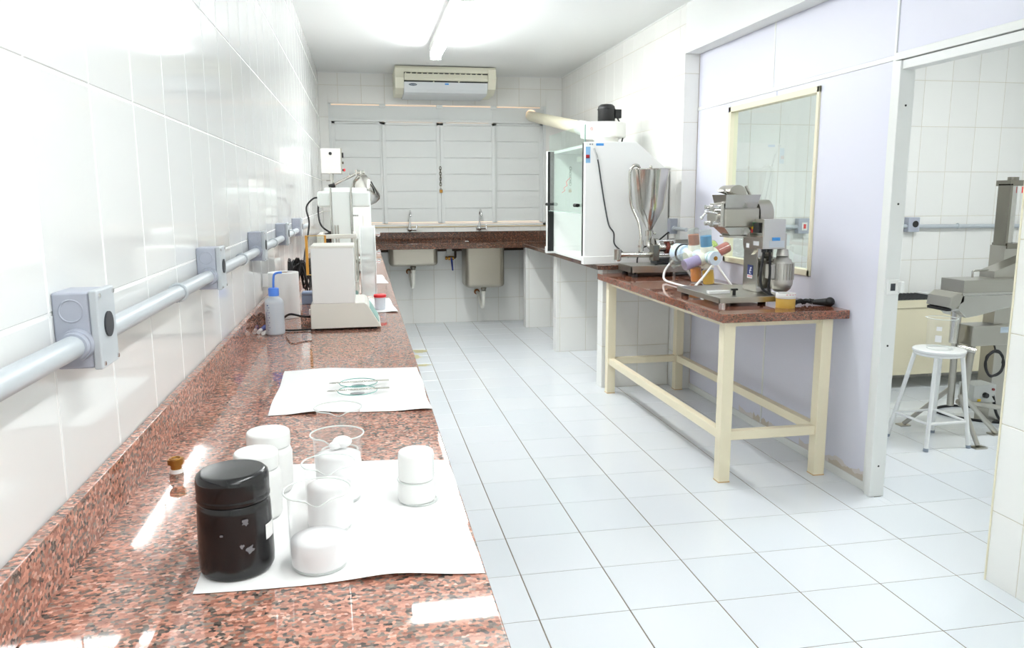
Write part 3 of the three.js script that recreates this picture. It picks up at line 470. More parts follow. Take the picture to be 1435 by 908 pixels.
beaker(-0.077, -1.083, 0.0415, 0.0468, 0.114, 0.05, TOP, 'glass beaker with a low fill of white powder beside the black jar', (t, x, z, r, y) => part(t, 'powder', [L([[0, 0.002], [r - 0.007, 0.002], [r - 0.002, 0.008], [r - 0.0015, 0.042], [r * 0.5, 0.044], [0, 0.043]], x, y, z, 48)], M.powderShaded));
beaker(-0.067, -1.215, 0.037, 0.0415, 0.108, 0.0, TOP, 'glass beaker of white powder between two other beakers', (t, x, z, r, y) => part(t, 'powder', [L([[0, 0.002], [r - 0.007, 0.002], [r - 0.002, 0.008], [r - 0.0015, 0.07], [r * 0.5, 0.078], [0, 0.08]], x, y, z, 48)], M.powder));
beaker(-0.057, -1.335, 0.0405, 0.0455, 0.118, -0.1, TOP, 'glass beaker of white powder with a lump against its wall', (t, x, z, r, y) => { part(t, 'powder', [L([[0, 0.002], [r - 0.007, 0.002], [r - 0.002, 0.008], [r - 0.0015, 0.08], [r * 0.5, 0.086], [0, 0.088]], x, y, z, 48)], M.powder); part(t, 'powder_lump', [S(0.013, x + 0.008, y + 0.1, z - 0.008, 1.3, 0.8, 1), S(0.009, x - 0.004, y + 0.096, z - 0.002, 1.2, 0.8, 1)], M.powder); });
beaker(-0.064, -1.6, 0.043, 0.048, 0.095, 0.05, CH + 0.0004, 'empty glass beaker standing on bare granite beside the paper');
function whiteJar(x, z, r, h, lidh, label) {
  const t = thing('white_jar', label, 'jar', [x, TOP, z], 'white plastic jars'); const b = h - lidh;
  part(t, 'body', [L([[0, 0], [r * 0.94, 0], [r * 1.05, 0.006], [r * 1.06, 0.02], [r * 1.06, b - 0.012], [r * 0.98, b - 0.003], [r * 0.9, b], [0, b]], x, TOP, z, 48)], M.whitePlastic);
  const pr = [[r * 0.96, b], [r, b + 0.002], [r, h - 0.006], [r * 0.97, h - 0.002], [r * 0.9, h], [0, h]]; part(t, 'screw_lid', [L([[0, b], ...pr], x, TOP, z, 48)], M.whiteGloss);
}
whiteJar(-0.18, -1.4, 0.038, 0.112, 0.028, 'taller white plastic jar standing behind the black jar');
whiteJar(-0.186, -1.285, 0.036, 0.112, 0.028, 'white plastic jar pressed against the black jar');
whiteJar(0.076, -1.3, 0.031, 0.09, 0.05, 'short white capped jar standing in a glass dish');
{ const t = thing('glass_dish', 'low round glass dish holding the short white jar', 'dish', [0.079, TOP, -1.3]); part(t, 'dish_wall', [L([[0.03, 0.0], [0.0355, 0.004], [0.0358, 0.04]], 0.079, TOP, -1.3, 48)], M.glass); part(t, 'rim', [Tor(0.0358, 0.0009, 0.079, TOP + 0.04, -1.3, 'y', 48), Tor(0.032, 0.0015, 0.079, TOP + 0.0018, -1.3, 'y', 48)], M.glassRim); }
{ const t = thing('brass_fitting', 'small brass hexagonal pipe fitting standing on the granite', 'fitting', [-0.365, CH, -1.51]); const x = -0.365, z = -1.51;
  part(t, 'steel_nut', [C([x, CH, z], [x, CH + 0.009, z], 0.0135, 0.0135, 6)], M.steel); part(t, 'white_washer', [C([x, CH + 0.009, z], [x, CH + 0.016, z], 0.0125, 0.0118, 24)], M.whitePlastic);
  part(t, 'brass_neck', [C([x, CH + 0.016, z], [x, CH + 0.026, z], 0.0095, 0.0105, 20)], M.brass); part(t, 'hexagonal_head', [C([x, CH + 0.026, z], [x, CH + 0.036, z], 0.0155, 0.0155, 6), Tor(0.0095, 0.0022, x, CH + 0.036, z)], M.brass); }
for (const [x, z, r, lab, sx, sp] of [[-0.03, -2.075, 0.052, 'watch glass beside the empty beaker holding dark specks', 0.0, 'slim steel spatula laid across the watch glass beside the empty beaker'], [-0.028, -2.165, 0.052, 'watch glass holding dark specks beside the other watch glass', -0.005, 'broad steel spatula laid across the watch glass away from the beakers']]) {
  const t = thing('watch_glass', lab, 'watch glass', [x, TOP, z], 'watch glasses'); const pr = []; for (let i = 0; i <= 10; i++) { const a = i / 10; pr.push([r * a, 0.0005 + 0.009 * a * a]); }
  part(t, 'dish', [L(pr, x, TOP, z, 56)], M.glass); part(t, 'rim', [Tor(r, 0.0011, x, TOP + 0.0097, z, 'y', 56)], M.glassEdge);
  part(t, 'powder_sample', [S(0.016, x, TOP + 0.0022, z, 1.2, 0.08, 0.8)], mat([168, 168, 170], 0.9));
  const s = thing('spatula', sp, 'spatula', [x, TOP + 0.012, z], 'lab spatulas'); const y = TOP + 0.0125;
  const tl = C([x - 0.06, y, z + 0.004], [x + 0.06, y, z - 0.004], 0.0022, 0.0022, 10); part(s, 'shaft', [tl], M.steel); part(s, 'blade', [B(x + 0.045, x + 0.085, y - 0.0008, y + 0.0008, z - 0.011, z + 0.004, 0.0006)], M.brushed); part(s, 'scoop', [S(0.008, x - 0.066, y, z + 0.005, 1.8, 0.25, 0.7)], M.steel);
}
// wash bottle
{
  const x = -0.347, z = -3.09, y = CH, t = thing('wash_bottle', 'translucent wash bottle with blue cap and bent spout', 'bottle', [x, y, z]);
  const tex = canvasTex(256, 256, (g, w, h) => { g.fillStyle = '#e4edf5'; g.fillRect(0, 0, w, h); g.strokeStyle = '#4a55a8'; g.fillStyle = '#4a55a8'; g.lineWidth = 3; g.beginPath(); g.moveTo(60, 20); g.lineTo(60, 236); g.stroke(); for (let i = 0; i < 10; i++) { const Y = 30 + i * 22; g.beginPath(); g.moveTo(60, Y); g.lineTo(i % 2 ? 100 : 82, Y); g.stroke(); if (i % 2 === 0) { g.fillRect(106, Y - 5, 20, 9); } } g.fillRect(52, 6, 44, 9); g.fillRect(14, 70, 16, 96); });
  part(t, 'body', [L([[0, 0], [0.031, 0], [0.0345, 0.003], [0.0355, 0.01], [0.0355, 0.122], [0.034, 0.131], [0.028, 0.139], [0.02, 0.143], [0.02, 0.15]], x, y, z, 40)], M.bottleBody);
  part(t, 'graduated_print', [new THREE.CylinderGeometry(0.0358, 0.0358, 0.112, 20, 1, true, -1.0, 1.1).translate(x, y + 0.065, z)], mat(0xffffff, 0.6, 0, { map: tex, transparent: true, opacity: 0.75 }), 'printed blue scale');
  part(t, 'water', [L([[0, 0.003], [0.0335, 0.004], [0.0335, 0.112], [0, 0.112]], x, y, z, 32)], new THREE.MeshPhysicalMaterial({ color: C8(236, 243, 250), roughness: 0.2, transmission: 0.8, thickness: 0 }));
  const cap = part(t, 'cap', [L([[0, 0.15], [0.0185, 0.15], [0.02, 0.152], [0.02, 0.178], [0.0175, 0.181], [0, 0.181]], x, y, z, 32)], M.blue); part(cap, 'spout', [Tb([[x, y + 0.18, z], [x + 0.002, y + 0.215, z], [x + 0.006, y + 0.232, z], [x + 0.018, y + 0.238, z], [x + 0.034, y + 0.239, z]], 0.0042, 30)], M.blue);
}
// paper towel roll, markers
{
  const x = -0.352, z = -3.53, t = thing('paper_towel_roll', 'white paper towel roll standing beside the wash bottle', 'paper roll', [x, CH, z]);
  part(t, 'paper_winding', [L([[0.021, 0], [0.0645, 0], [0.0655, 0.003], [0.0655, 0.197], [0.0645, 0.2], [0.021, 0.2], [0.021, 0]], x, CH, z, 48)], M.paper); part(t, 'cardboard_core', [C([x, CH, z], [x, CH + 0.199, z], 0.0208, 0.0208, 30, true)], M.cardboard);
  part(t, 'loose_end', [B(x - 0.085, x - 0.06, CH + 0.14, CH + 0.197, z + 0.022, z + 0.0235)], M.paper);
  for (const [ax, az, bx, bz, c, lab] of [[-0.412, -3.1, -0.405, -3.24, M.navy, 'blue marker pen lying against the granite backsplash'], [-0.392, -3.07, -0.352, -3.2, M.blue, 'white capped blue marker lying behind the wash bottle']]) {
    const m = thing('marker_pen', lab, 'pen', [ax, CH, az]); const y = CH + 0.008, k = 0.35, mx = ax + (bx - ax) * k, mz = az + (bz - az) * k;
    part(m, 'cap', [C([ax, y, az], [mx, y, mz], 0.0078, 0.008, 14)], M.whitePlastic); part(m, 'barrel', [C([mx, y, mz], [bx, y, bz], 0.0075, 0.0075, 14)], c);
  }
}
function coil(cx, cy, cz, R, n, r, m, name, label, sx = 1, sy = 1, sz = 1) {
  const pts = []; for (let i = 0; i < n * 10; i++) { const a = i / 10 * 6.283; const k = R * rr(0.75, 1.1); pts.push([cx + Math.cos(a) * k * sx, cy + Math.abs(Math.sin(a * 0.37 + i)) * R * sy + r, cz + Math.sin(a) * k * sz]); }
  return single(name, label, 'cable', [Tb(pts, r, n * 40)], m);
}
coil(-0.382, CH, -3.4, 0.032, 5, 0.003, M.rubber, 'power_cable', 'tangled black cable behind the wash bottle', 1, 0.9, 2.1);
coil(-0.345, CH, -4.35, 0.06, 7, 0.005, M.rubber, 'power_cable', 'bundle of black cables piled behind the amber edged glass', 1, 3.2, 2.0);
// white box-shaped instrument on a sloped base
{
  const t = thing('lab_instrument', 'white instrument with box column on a sloped keypad base', 'instrument', [-0.08, CH, -3.2]);
  const f = new THREE.Shape([[-0.212, 0.982], [0.054, 0.982], [0.004, 1.068], [-0.006, 1.076], [-0.205, 1.076], [-0.212, 1.07]].map(p => new THREE.Vector2(...p)));
  part(t, 'base_housing', [new THREE.ExtrudeGeometry(f, { depth: 0.27, bevelEnabled: true, bevelSize: 0.003, bevelThickness: 0.003, bevelSegments: 2 }).translate(0, 0, -3.395)], M.offWhite);
  const sl = Math.atan2(1.068 - 0.982, 0.004 - 0.054); part(t, 'keypad', [B(-0.035, 0.035, -0.001, 0.0015, -0.11, 0.11, 0.001).rotateZ(sl - Math.PI).translate(0.0325, 1.026, -3.26)], M.teal);
  part(t, 'column_box', [B(-0.205, -0.04, 1.078, 1.305, -3.32, -3.12, 0.004)], M.whiteGloss); part(t, 'column_lid', [B(-0.206, -0.039, 1.297, 1.307, -3.322, -3.118, 0.003)], M.offWhite);
  for (const [x, z] of [[-0.19, -3.15], [0.03, -3.15], [-0.19, -3.37], [0.03, -3.37]]) part(t, 'foot', [C([x, CH, z], [x, CH + 0.012, z], 0.012, 0.012, 12)], M.rubber);
  part(t, 'side_socket', [B(-0.225, -0.211, 1.03, 1.05, -3.2, -3.17, 0.002)], M.whitePlastic);
  part(t, 'power_lead', [Tb([[-0.212, 1.02, -3.185], [-0.25, 1.022, -3.185], [-0.3, 1.03, -3.2], [-0.34, 1.0, -3.28]], 0.0045, 30), Tb([[-0.212, CH + 0.006, -3.14], [-0.26, CH + 0.005, -3.14], [-0.32, CH + 0.005, -3.15], [-0.39, CH + 0.005, -3.25]], 0.0035, 30)], M.rubber);
}
// cream friability tester with acrylic drum and amber-edged glass guard
{
  const t = thing('friability_tester', 'cream friability tester with a clear acrylic drum and amber edged glass', 'instrument', [-0.1, CH, -3.85]);
  part(t, 'housing', [B(-0.21, -0.03, 0.998, 1.1, -4.02, -3.74, 0.006)], M.offWhite); part(t, 'badge', [C([-0.045, 1.045, -3.7395], [-0.045, 1.045, -3.738], 0.012, 0.012, 20)], M.teal);
  for (const [x, z] of [[-0.19, -3.77], [-0.05, -3.77], [-0.19, -3.99], [-0.05, -3.99]]) part(t, 'foot', [C([x, CH, z], [x, 1.0, z], 0.014, 0.014, 12)], M.black);
  part(t, 'cream_frame', [B(-0.213, -0.19, 1.1, 1.322, -3.76, -3.74, 0.003), B(-0.052, -0.038, 1.1, 1.322, -3.76, -3.74, 0.003), B(-0.213, -0.03, 1.302, 1.322, -3.762, -3.738, 0.004), B(-0.213, -0.19, 1.1, 1.322, -4.02, -4.0, 0.003), B(-0.052, -0.038, 1.1, 1.322, -4.02, -4.0, 0.003), B(-0.213, -0.195, 1.305, 1.32, -4.01, -3.75, 0.003), B(-0.05, -0.038, 1.305, 1.32, -4.01, -3.75, 0.003)], M.offWhite);
  part(t, 'inner_panel', [B(-0.035, -0.026, 1.1, 1.29, -3.99, -3.8, 0.002)], M.offWhite);
  part(t, 'display_window', [B(-0.03, -0.0245, 1.12, 1.18, -3.86, -3.805, 0.002)], mat([178, 190, 192], 0.2));
  const gp = part(t, 'glass_panel', [B(-0.256, -0.175, 1.143, 1.322, -3.66, -3.6595)], M.pane); part(gp, 'amber_edge', [B(-0.262, -0.25, 1.143, 1.322, -3.662, -3.656, 0.001)], M.amberEdge); part(gp, 'amber_edge', [B(-0.177, -0.168, 1.28, 1.322, -3.662, -3.656, 0.001)], M.amberEdge); for (const y of [1.3185, 1.141]) part(gp, 'glass_edge', [B(-0.262, -0.168, y, y + 0.0035, -3.6615, -3.6575)], mat([226, 196, 130], 0.4));
  const cx = 0.018, cy = 1.185, cz = -3.86, rx = (g) => g.rotateZ(-Math.PI / 2).translate(cx, cy, cz);
  const dr = part(t, 'drum', [rx(new THREE.LatheGeometry([[0.168, -0.036], [0.171, -0.03], [0.171, 0.03], [0.168, 0.036]].map(p => new THREE.Vector2(...p)), 72)), rx(new THREE.LatheGeometry([[0.012, 0.033], [0.168, 0.036]].map(p => new THREE.Vector2(...p)), 72)), rx(new THREE.LatheGeometry([[0.012, -0.033], [0.168, -0.036]].map(p => new THREE.Vector2(...p)), 72))], M.acrylic);
  part(dr, 'drum_rim', [Tor(0.17, 0.0035, cx - 0.034, cy, cz, 'x', 72), Tor(0.17, 0.0035, cx + 0.034, cy, cz, 'x', 72)], mat([240, 243, 240], 0.4));
  part(dr, 'bolt', [[0, 0], [0.045, 0.02], [0.13, -0.01]].flatMap(([dy, dz]) => [C([cx + 0.034, cy + dy, cz + dz], [cx + 0.062, cy + dy, cz + dz], 0.007), C([cx + 0.05, cy + dy, cz + dz], [cx + 0.058, cy + dy, cz + dz], 0.012, 0.012, 12)]), M.chrome);
  part(t, 'axle', [C([-0.04, cy, cz], [cx + 0.04, cy, cz], 0.008), C([-0.026, cy, cz], [-0.018, cy, cz], 0.013)], M.steel);
}
single('sample_pad', 'grey blue plastic pad lying behind the paper towel roll', 'pad', [B(-0.31, -0.222, CH + 0.045, CH + 0.062, -4.0, -3.93, 0.008), B(-0.31, -0.222, CH, CH + 0.046, -3.995, -3.935, 0.004)], M.bluePad);
// sample cups with red lids
{
  const mk = (x, z, lab) => { const t = thing('sample_cup', lab, 'cup', [x, CH + 0.002, z], 'red lidded sample cups'); part(t, 'cup_body', [L([[0, 0.001], [0.0225, 0.001], [0.0235, 0.003], [0.0265, 0.058]], x, CH + 0.002, z, 36)], M.bottleBody); part(t, 'red_lid', [L([[0, 0.058], [0.0285, 0.058], [0.0292, 0.06], [0.0292, 0.069], [0.028, 0.071], [0, 0.071]], x, CH + 0.002, z, 36)], M.red); };
  mk(0.066, -3.67, 'clear sample cup with red lid on the small paper edge');
  for (const [x, z, tl, lab] of [[-0.035, -3.6, 0.25, 'red cup lid lying on the granite beside the sloped base'], [0.0, -3.66, -0.15, 'red cup lid lying under the acrylic drum']]) single('cup_lid', lab, 'lid', [L([[0, 0.0], [0.028, 0.0], [0.0292, 0.002], [0.0292, 0.011], [0.028, 0.013], [0, 0.013]], 0, 0, 0, 36).rotateZ(tl * 0.3).translate(x, CH + 0.004, z)], M.red, 'loose red lids');
}
// pale upright dissolution tester
{
  const t = thing('dissolution_tester', 'pale upright dissolution tester with wide head and steel rods', 'instrument', [-0.13, CH, -5.6]); const z = -5.6;
  part(t, 'base', [B(-0.3, 0.04, CH + 0.01, 1.06, -5.85, -5.5, 0.01)], M.paleGreen); part(t, 'column', [B(-0.219, -0.083, 1.06, 1.533, -5.64, -5.59, 0.006)], M.paleGreen); part(t, 'rear_plate', [B(-0.262, 0.035, 1.46, 1.558, -5.75, -5.7, 0.015)], M.paleGreen);
  part(t, 'head', [B(-0.305, 0.056, 1.423, 1.533, -5.72, -5.6, 0.018)], M.paleGreen); for (const x of [-0.213, -0.075]) part(t, 'rod', [C([x, 1.05, z + 0.01], [x, 1.56, z + 0.01], 0.008, 0.008, 14)], M.steel);
  for (const x of [-0.185, -0.165]) part(t, 'slot_lever', [C([x, 1.14, -5.585], [x - 0.006, 1.3, -5.582], 0.004, 0.004, 8)], M.castAlu);
  for (const [x, zz] of [[-0.27, -5.53], [0.01, -5.53], [-0.27, -5.82], [0.01, -5.82]]) part(t, 'foot', [C([x, CH, zz], [x, CH + 0.012, zz], 0.014, 0.014, 12)], M.rubber);
  part(t, 'cable', [Tb([[-0.3, 1.49, -5.66], [-0.34, 1.48, -5.66], [-0.385, 1.42, -5.66], [-0.37, 1.32, -5.65], [-0.385, 1.2, -5.6], [-0.4, 1.1, -5.5], [-0.4, 1.03, -5.4]], 0.006, 60), Tb([[-0.3, 1.47, -5.66], [-0.305, 1.38, -5.66], [-0.29, 1.3, -5.65], [-0.24, 1.255, -5.64], [-0.22, 1.25, -5.63], [-0.245, 1.225, -5.62], [-0.25, 1.18, -5.62], [-0.225, 1.16, -5.62]], 0.006, 60), Tor(0.035, 0.006, -0.228, 1.21, -5.62, 'z', 24), Tor(0.028, 0.006, -0.215, 1.205, -5.6, 'z', 24)], M.rubber);
}
// coating pan machine with control box
{
  const t = thing('coating_pan', 'stainless coating pan machine with control box on a pole', 'machine', [-0.1, CH, -7.3]); const z = -7.3;
  const hb = part(t, 'drive_housing', [B(-0.12, 0.075, CH + 0.01, 1.5, -7.55, -7.2, 0.01)], M.paleGreen); part(hb, 'vent_grille', Array.from({ length: 12 }, (_, i) => B(-0.1 + i * 0.012, -0.094 + i * 0.012, 1.405, 1.432, -7.2, -7.197)), M.dark); part(hb, 'vent_grille', Array.from({ length: 8 }, (_, i) => B(-0.115 + i * 0.01, -0.11 + i * 0.01, 1.32, 1.335, -7.2, -7.197)), M.dark);
  part(hb, 'side_door', [B(0.0, 0.07, 1.1, 1.33, -7.2, -7.193, 0.003)], M.offWhite);
  const axis = new THREE.Euler(0, 0, -0.98), pan = new THREE.LatheGeometry([[0, -0.1], [0.05, -0.095], [0.1, -0.07], [0.135, -0.025], [0.146, 0.03], [0.138, 0.075], [0.115, 0.1], [0.108, 0.1], [0.13, 0.07], [0.138, 0.03], [0.126, -0.02], [0.092, -0.062], [0, -0.09]].map(p => new THREE.Vector2(...p)), 56);
  const pn = part(t, 'pan', [pan.clone().rotateZ(-0.98).translate(0.02, 1.545, -7.3)], M.steel); part(pn, 'rim_bar', [B(-0.065, 0.065, -0.006, 0.006, -0.006, 0.006).rotateZ(-1.1).translate(0.112, 1.57, -7.16)], M.dark);
  part(t, 'pole', [C([-0.262, CH, -7.3], [-0.262, 1.72, -7.3], 0.017, 0.017, 16), C([-0.262, 1.64, -7.3], [-0.31, 1.64, -7.3], 0.004)], M.steel);
  part(t, 'arm', [C([-0.262, 1.595, -7.3], [-0.035, 1.705, -7.3], 0.012, 0.012, 14), C([-0.04, 1.685, -7.3], [-0.04, 1.735, -7.3], 0.014), C([-0.04, 1.71, -7.3], [0.03, 1.712, -7.3], 0.016), C([0.0, 1.695, -7.3], [0.0, 1.728, -7.3], 0.02), C([-0.105, 1.67, -7.3], [-0.108, 1.705, -7.3], 0.007)], M.steel);
  part(t, 'clamp', [C([-0.29, 1.583, -7.28], [-0.235, 1.598, -7.28], 0.02, 0.02, 12)], M.black);
  const cb = part(t, 'control_box', [B(-0.351, -0.175, 1.7, 1.921, -7.36, -7.26, 0.004)], mat([226, 224, 220], 0.3, 0.7)); part(cb, 'box_lid', [B(-0.178, -0.166, 1.695, 1.923, -7.365, -7.255, 0.003)], M.brushed);
  part(cb, 'dial', [C([-0.265, 1.875, -7.26], [-0.265, 1.875, -7.245], 0.014, 0.014, 20)], M.black); part(cb, 'switch', [B(-0.166, -0.152, 1.84, 1.885, -7.33, -7.28, 0.003)], M.black); part(cb, 'pilot_light', [C([-0.166, 1.797, -7.3], [-0.152, 1.797, -7.3], 0.01)], M.steelDark); part(cb, 'stop_button', [C([-0.155, 1.732, -7.3], [-0.14, 1.732, -7.3], 0.012)], M.red); part(cb, 'button_collar', [C([-0.166, 1.732, -7.3], [-0.155, 1.732, -7.3], 0.01)], M.black);
}
// ------------------------------------------------------------------ fume hood with blower and duct
{
  const x0 = 1.668, z0 = -7.085, z1 = -5.795, t = thing('fume_hood', 'white fume hood with raised glass sash and black seals', 'fume hood', [2.0, CH, -6.4]);
  const pr = [[x0, CH + 0.06], [x0, 1.895], [2.075, 1.9], [2.34, 1.682], [2.345, CH + 0.06]];
  const sidep = (z) => poly(pr, 0.05, 0.005).translate(0, 0, z);
  const near = part(t, 'side_panel', [sidep(z1 - 0.05)], M.whiteGloss), far = part(t, 'side_panel', [sidep(z0)], M.whiteGloss);
  part(t, 'plinth', [B(x0 - 0.008, 2.35, CH, CH + 0.062, z1 - 0.056, z1 + 0.006, 0.004)], M.whiteGloss); part(t, 'plinth', [B(x0 - 0.008, 2.35, CH, CH + 0.062, z0 - 0.006, z0 + 0.056, 0.004)], M.whiteGloss);
  part(t, 'roof', [B(x0 + 0.06, 2.075, 1.87, 1.893, z0 + 0.05, z1 - 0.05)], M.whiteGloss); part(t, 'sloped_back', [poly([[2.07, 1.893], [2.33, 1.68], [2.32, 1.665], [2.06, 1.87]], z1 - z0 - 0.1).translate(0, 0, z0 + 0.05)], M.whiteGloss); part(t, 'rear_wall', [B(2.32, 2.34, CH + 0.02, 1.68, z0 + 0.05, z1 - 0.05)], M.whiteGloss);
  part(t, 'chamber_floor', [B(1.74, 2.33, CH, CH + 0.02, z0 + 0.05, z1 - 0.05)], M.whiteGloss); part(t, 'baffle', [B(2.2, 2.215, CH + 0.06, 1.55, z0 + 0.05, z1 - 0.05), poly([[2.2, 1.55], [2.215, 1.55], [2.02, 1.8], [2.005, 1.8]], z1 - z0 - 0.1).translate(0, 0, z0 + 0.05)], mat([222, 226, 224], 0.5)); part(t, 'lamp_cover', [B(1.85, 2.05, 1.78, 1.83, -6.7, -6.2, 0.01)], M.offWhite);
  part(t, 'sash_seal', [B(x0 + 0.004, x0 + 0.06, CH + 0.02, 1.89, z0 + 0.05, z0 + 0.06), B(x0 + 0.018, x0 + 0.03, CH + 0.02, 1.89, z0 + 0.06, z0 + 0.07)], M.black); part(t, 'sash_seal', [B(x0 - 0.006, x0 + 0.05, CH + 0.03, 1.89, z1 - 0.06, z1 - 0.044)], M.black);
  const sg = part(t, 'glass_sash', [B(x0 + 0.014, x0 + 0.0144, 1.36, 2.03, z0 + 0.06, z1 - 0.06)], new THREE.MeshPhysicalMaterial({ color: C8(248, 254, 251), roughness: 0, transmission: 1, thickness: 0, ior: 1.5 }));
  part(sg, 'polished_edge', [B(x0 + 0.011, x0 + 0.018, 1.36, 2.03, z1 - 0.061, z1 - 0.057)], mat([120, 160, 148], 0.2)); part(sg, 'polished_edge', [B(x0 + 0.012, x0 + 0.017, 1.357, 1.361, z0 + 0.06, z1 - 0.06)], mat([190, 214, 204], 0.2));
  for (const z of [z0 + 0.13, z1 - 0.2]) part(sg, 'handle', [C([x0 + 0.014, 1.42, z], [x0 - 0.02, 1.42, z], 0.012), C([x0 - 0.02, 1.42, z - 0.02], [x0 - 0.02, 1.42, z + 0.07], 0.014, 0.014, 14)], M.black);
  part(sg, 'red_scribble', [Tb([[x0 + 0.013, 1.52, -6.55], [x0 + 0.013, 1.54, -6.45], [x0 + 0.013, 1.56, -6.48], [x0 + 0.013, 1.58, -6.38], [x0 + 0.013, 1.61, -6.4], [x0 + 0.013, 1.64, -6.28]], 0.0015, 40)], mat([232, 120, 110], 0.6));
  const sp = part(near, 'switch_plate', [B(x0 + 0.002, x0 + 0.04, 1.74, 1.86, z1 - 0.001, z1 + 0.0015, 0.001)], mat([140, 188, 226], 0.4)); void sp; part(near, 'red_switch', [B(x0 + 0.004, x0 + 0.032, 1.775, 1.8, z1 + 0.001, z1 + 0.01, 0.002)], mat([150, 30, 34], 0.4));
  part(near, 'blue_label', [B(1.752, 1.812, 1.868, 1.886, z1, z1 + 0.0012)], M.blueLbl); part(near, 'small_mark', [B(1.718, 1.728, 1.872, 1.884, z1, z1 + 0.0012), B(1.7, 1.712, 1.872, 1.884, z1, z1 + 0.0012)], mat([150, 150, 155], 0.5));
  part(t, 'power_lead', [Tb([[1.735, 1.845, z1 + 0.008], [1.765, 1.76, z1 + 0.008], [1.8, 1.56, z1 + 0.008], [1.83, 1.4, z1 + 0.008], [1.86, 1.27, z1 + 0.01], [1.9, 1.21, z1 + 0.01], [1.905, 1.13, z1 + 0.012], [1.95, 1.08, z1 + 0.015], [2.02, 1.02, z1 + 0.02]], 0.0055, 80)], mat([60, 64, 66], 0.5)); part(t, 'lead_sleeve', [C([1.734, 1.848, z1 + 0.006], [1.762, 1.765, z1 + 0.008], 0.008, 0.007)], mat([205, 206, 204], 0.5));
  const f = thing('extractor_fan', 'white scroll fan with black motor on top of the fume hood', 'fan', [2.0, 1.9, -6.4]);
  const sc = new THREE.Shape(); const N = 48; for (let i = 0; i <= N; i++) { const a = i / N * 6.283, R = 0.15 + 0.035 * (i / N); const X = Math.cos(a + 2.6) * R, Y = Math.sin(a + 2.6) * R; i ? sc.lineTo(X, Y) : sc.moveTo(X, Y); }
  part(f, 'scroll_housing', [new THREE.ExtrudeGeometry(sc, { depth: 0.1, bevelEnabled: true, bevelSize: 0.012, bevelThickness: 0.012, bevelSegments: 3 }).rotateX(-Math.PI / 2).translate(2.0, 1.98, -6.4)], M.ducting);
  part(f, 'inlet_neck', [C([2.02, 1.893, -6.4], [2.02, 1.97, -6.4], 0.085, 0.11, 32)], M.ducting); part(f, 'motor', [L([[0, 2.092], [0.072, 2.092], [0.072, 2.205], [0.068, 2.225], [0.05, 2.24], [0, 2.243]], 2.02, 0, -6.4, 28), Tor(0.073, 0.004, 2.02, 2.2, -6.4)], M.black);
  part(f, 'terminal_box', [B(2.085, 2.14, 2.13, 2.2, -6.43, -6.36, 0.005), Tb([[2.11, 2.13, -6.38], [2.125, 2.1, -6.37], [2.15, 2.06, -6.35], [2.15, 1.99, -6.34], [2.13, 1.9, -6.34]], 0.006, 20)], M.black); part(f, 'yellow_tape', [B(2.06, 2.1, 1.9, 1.915, -6.26, -6.22, 0.004)], M.yellowLbl); part(f, 'red_sticker', [C([1.868, 2.035, -6.3], [1.862, 2.035, -6.296], 0.017, 0.017, 20)], mat([232, 150, 146], 0.5));
  const d = thing('exhaust_duct', 'cream plastic exhaust pipe rising from the fan to the shutters', 'duct', [1.95, 2.2, -7.8]);
  part(d, 'pipe', [C([1.9, 2.045, -6.5], [1.99, 2.432, ZB - 0.1], 0.057, 0.057, 32, true)], M.pvc); part(d, 'sleeve', [C([1.9, 2.045, -6.5], [1.91, 2.088, -6.8], 0.064, 0.062, 32)], M.ducting);
}
// ------------------------------------------------------------------ cream table with granite top
const TT = 0.905;
{
  const t = thing('steel_table', 'cream steel frame table with a granite top beside the partition', 'table', [2.1, 0, -4.7]); const x0 = 1.79, x1 = 2.4, zf = -3.63, zb = -5.61, l = 0.062;
  part(t, 'granite_top', [boxUV(B(1.755, 2.462, TT - 0.045, TT, -5.73, -3.585, 0.004))], M.graniteT);
  for (const [x, z] of [[x0, zf], [x1 - l, zf], [x0, zb + l], [x1 - l, zb + l]]) part(t, 'leg', [B(x, x + l, 0, TT - 0.045, z - l, z, 0.003)], M.cream);
  part(t, 'stretcher', [B(x0 + l, x1 - l, 0.225, 0.275, zf - 0.055, zf - 0.012, 0.003)], M.cream); part(t, 'stretcher', [B(x0 + l, x1 - l, 0.225, 0.275, zb + 0.012, zb + 0.055, 0.003)], M.cream); part(t, 'stretcher', [B(x0 + 0.01, x0 + 0.053, 0.225, 0.275, zb + l, zf - l, 0.003)], M.cream); part(t, 'stretcher', [B(x1 - 0.053, x1 - 0.01, 0.225, 0.275, zb + l, zf - l, 0.003)], M.cream);
  part(t, 'top_rail', [B(x0 + l, x1 - l, TT - 0.075, TT - 0.045, zf - 0.055, zf - 0.02)], M.cream); part(t, 'top_rail', [B(x0 + 0.015, x0 + 0.05, TT - 0.075, TT - 0.045, zb + l, zf - l)], M.cream); part(t, 'top_rail', [B(x1 - 0.05, x1 - 0.015, TT - 0.075, TT - 0.045, zb + l, zf - l)], M.cream);
  part(t, 'rust_mark', [[x0, zf], [x1 - l, zf], [x0, zb + l], [x1 - l, zb + l]].map(([x, z]) => B(x - 0.0006, x + l + 0.0006, 0, 0.006, z - l - 0.0006, z + 0.0006)), mat([214, 180, 130], 0.8), 'rust along the foot of the leg');
}
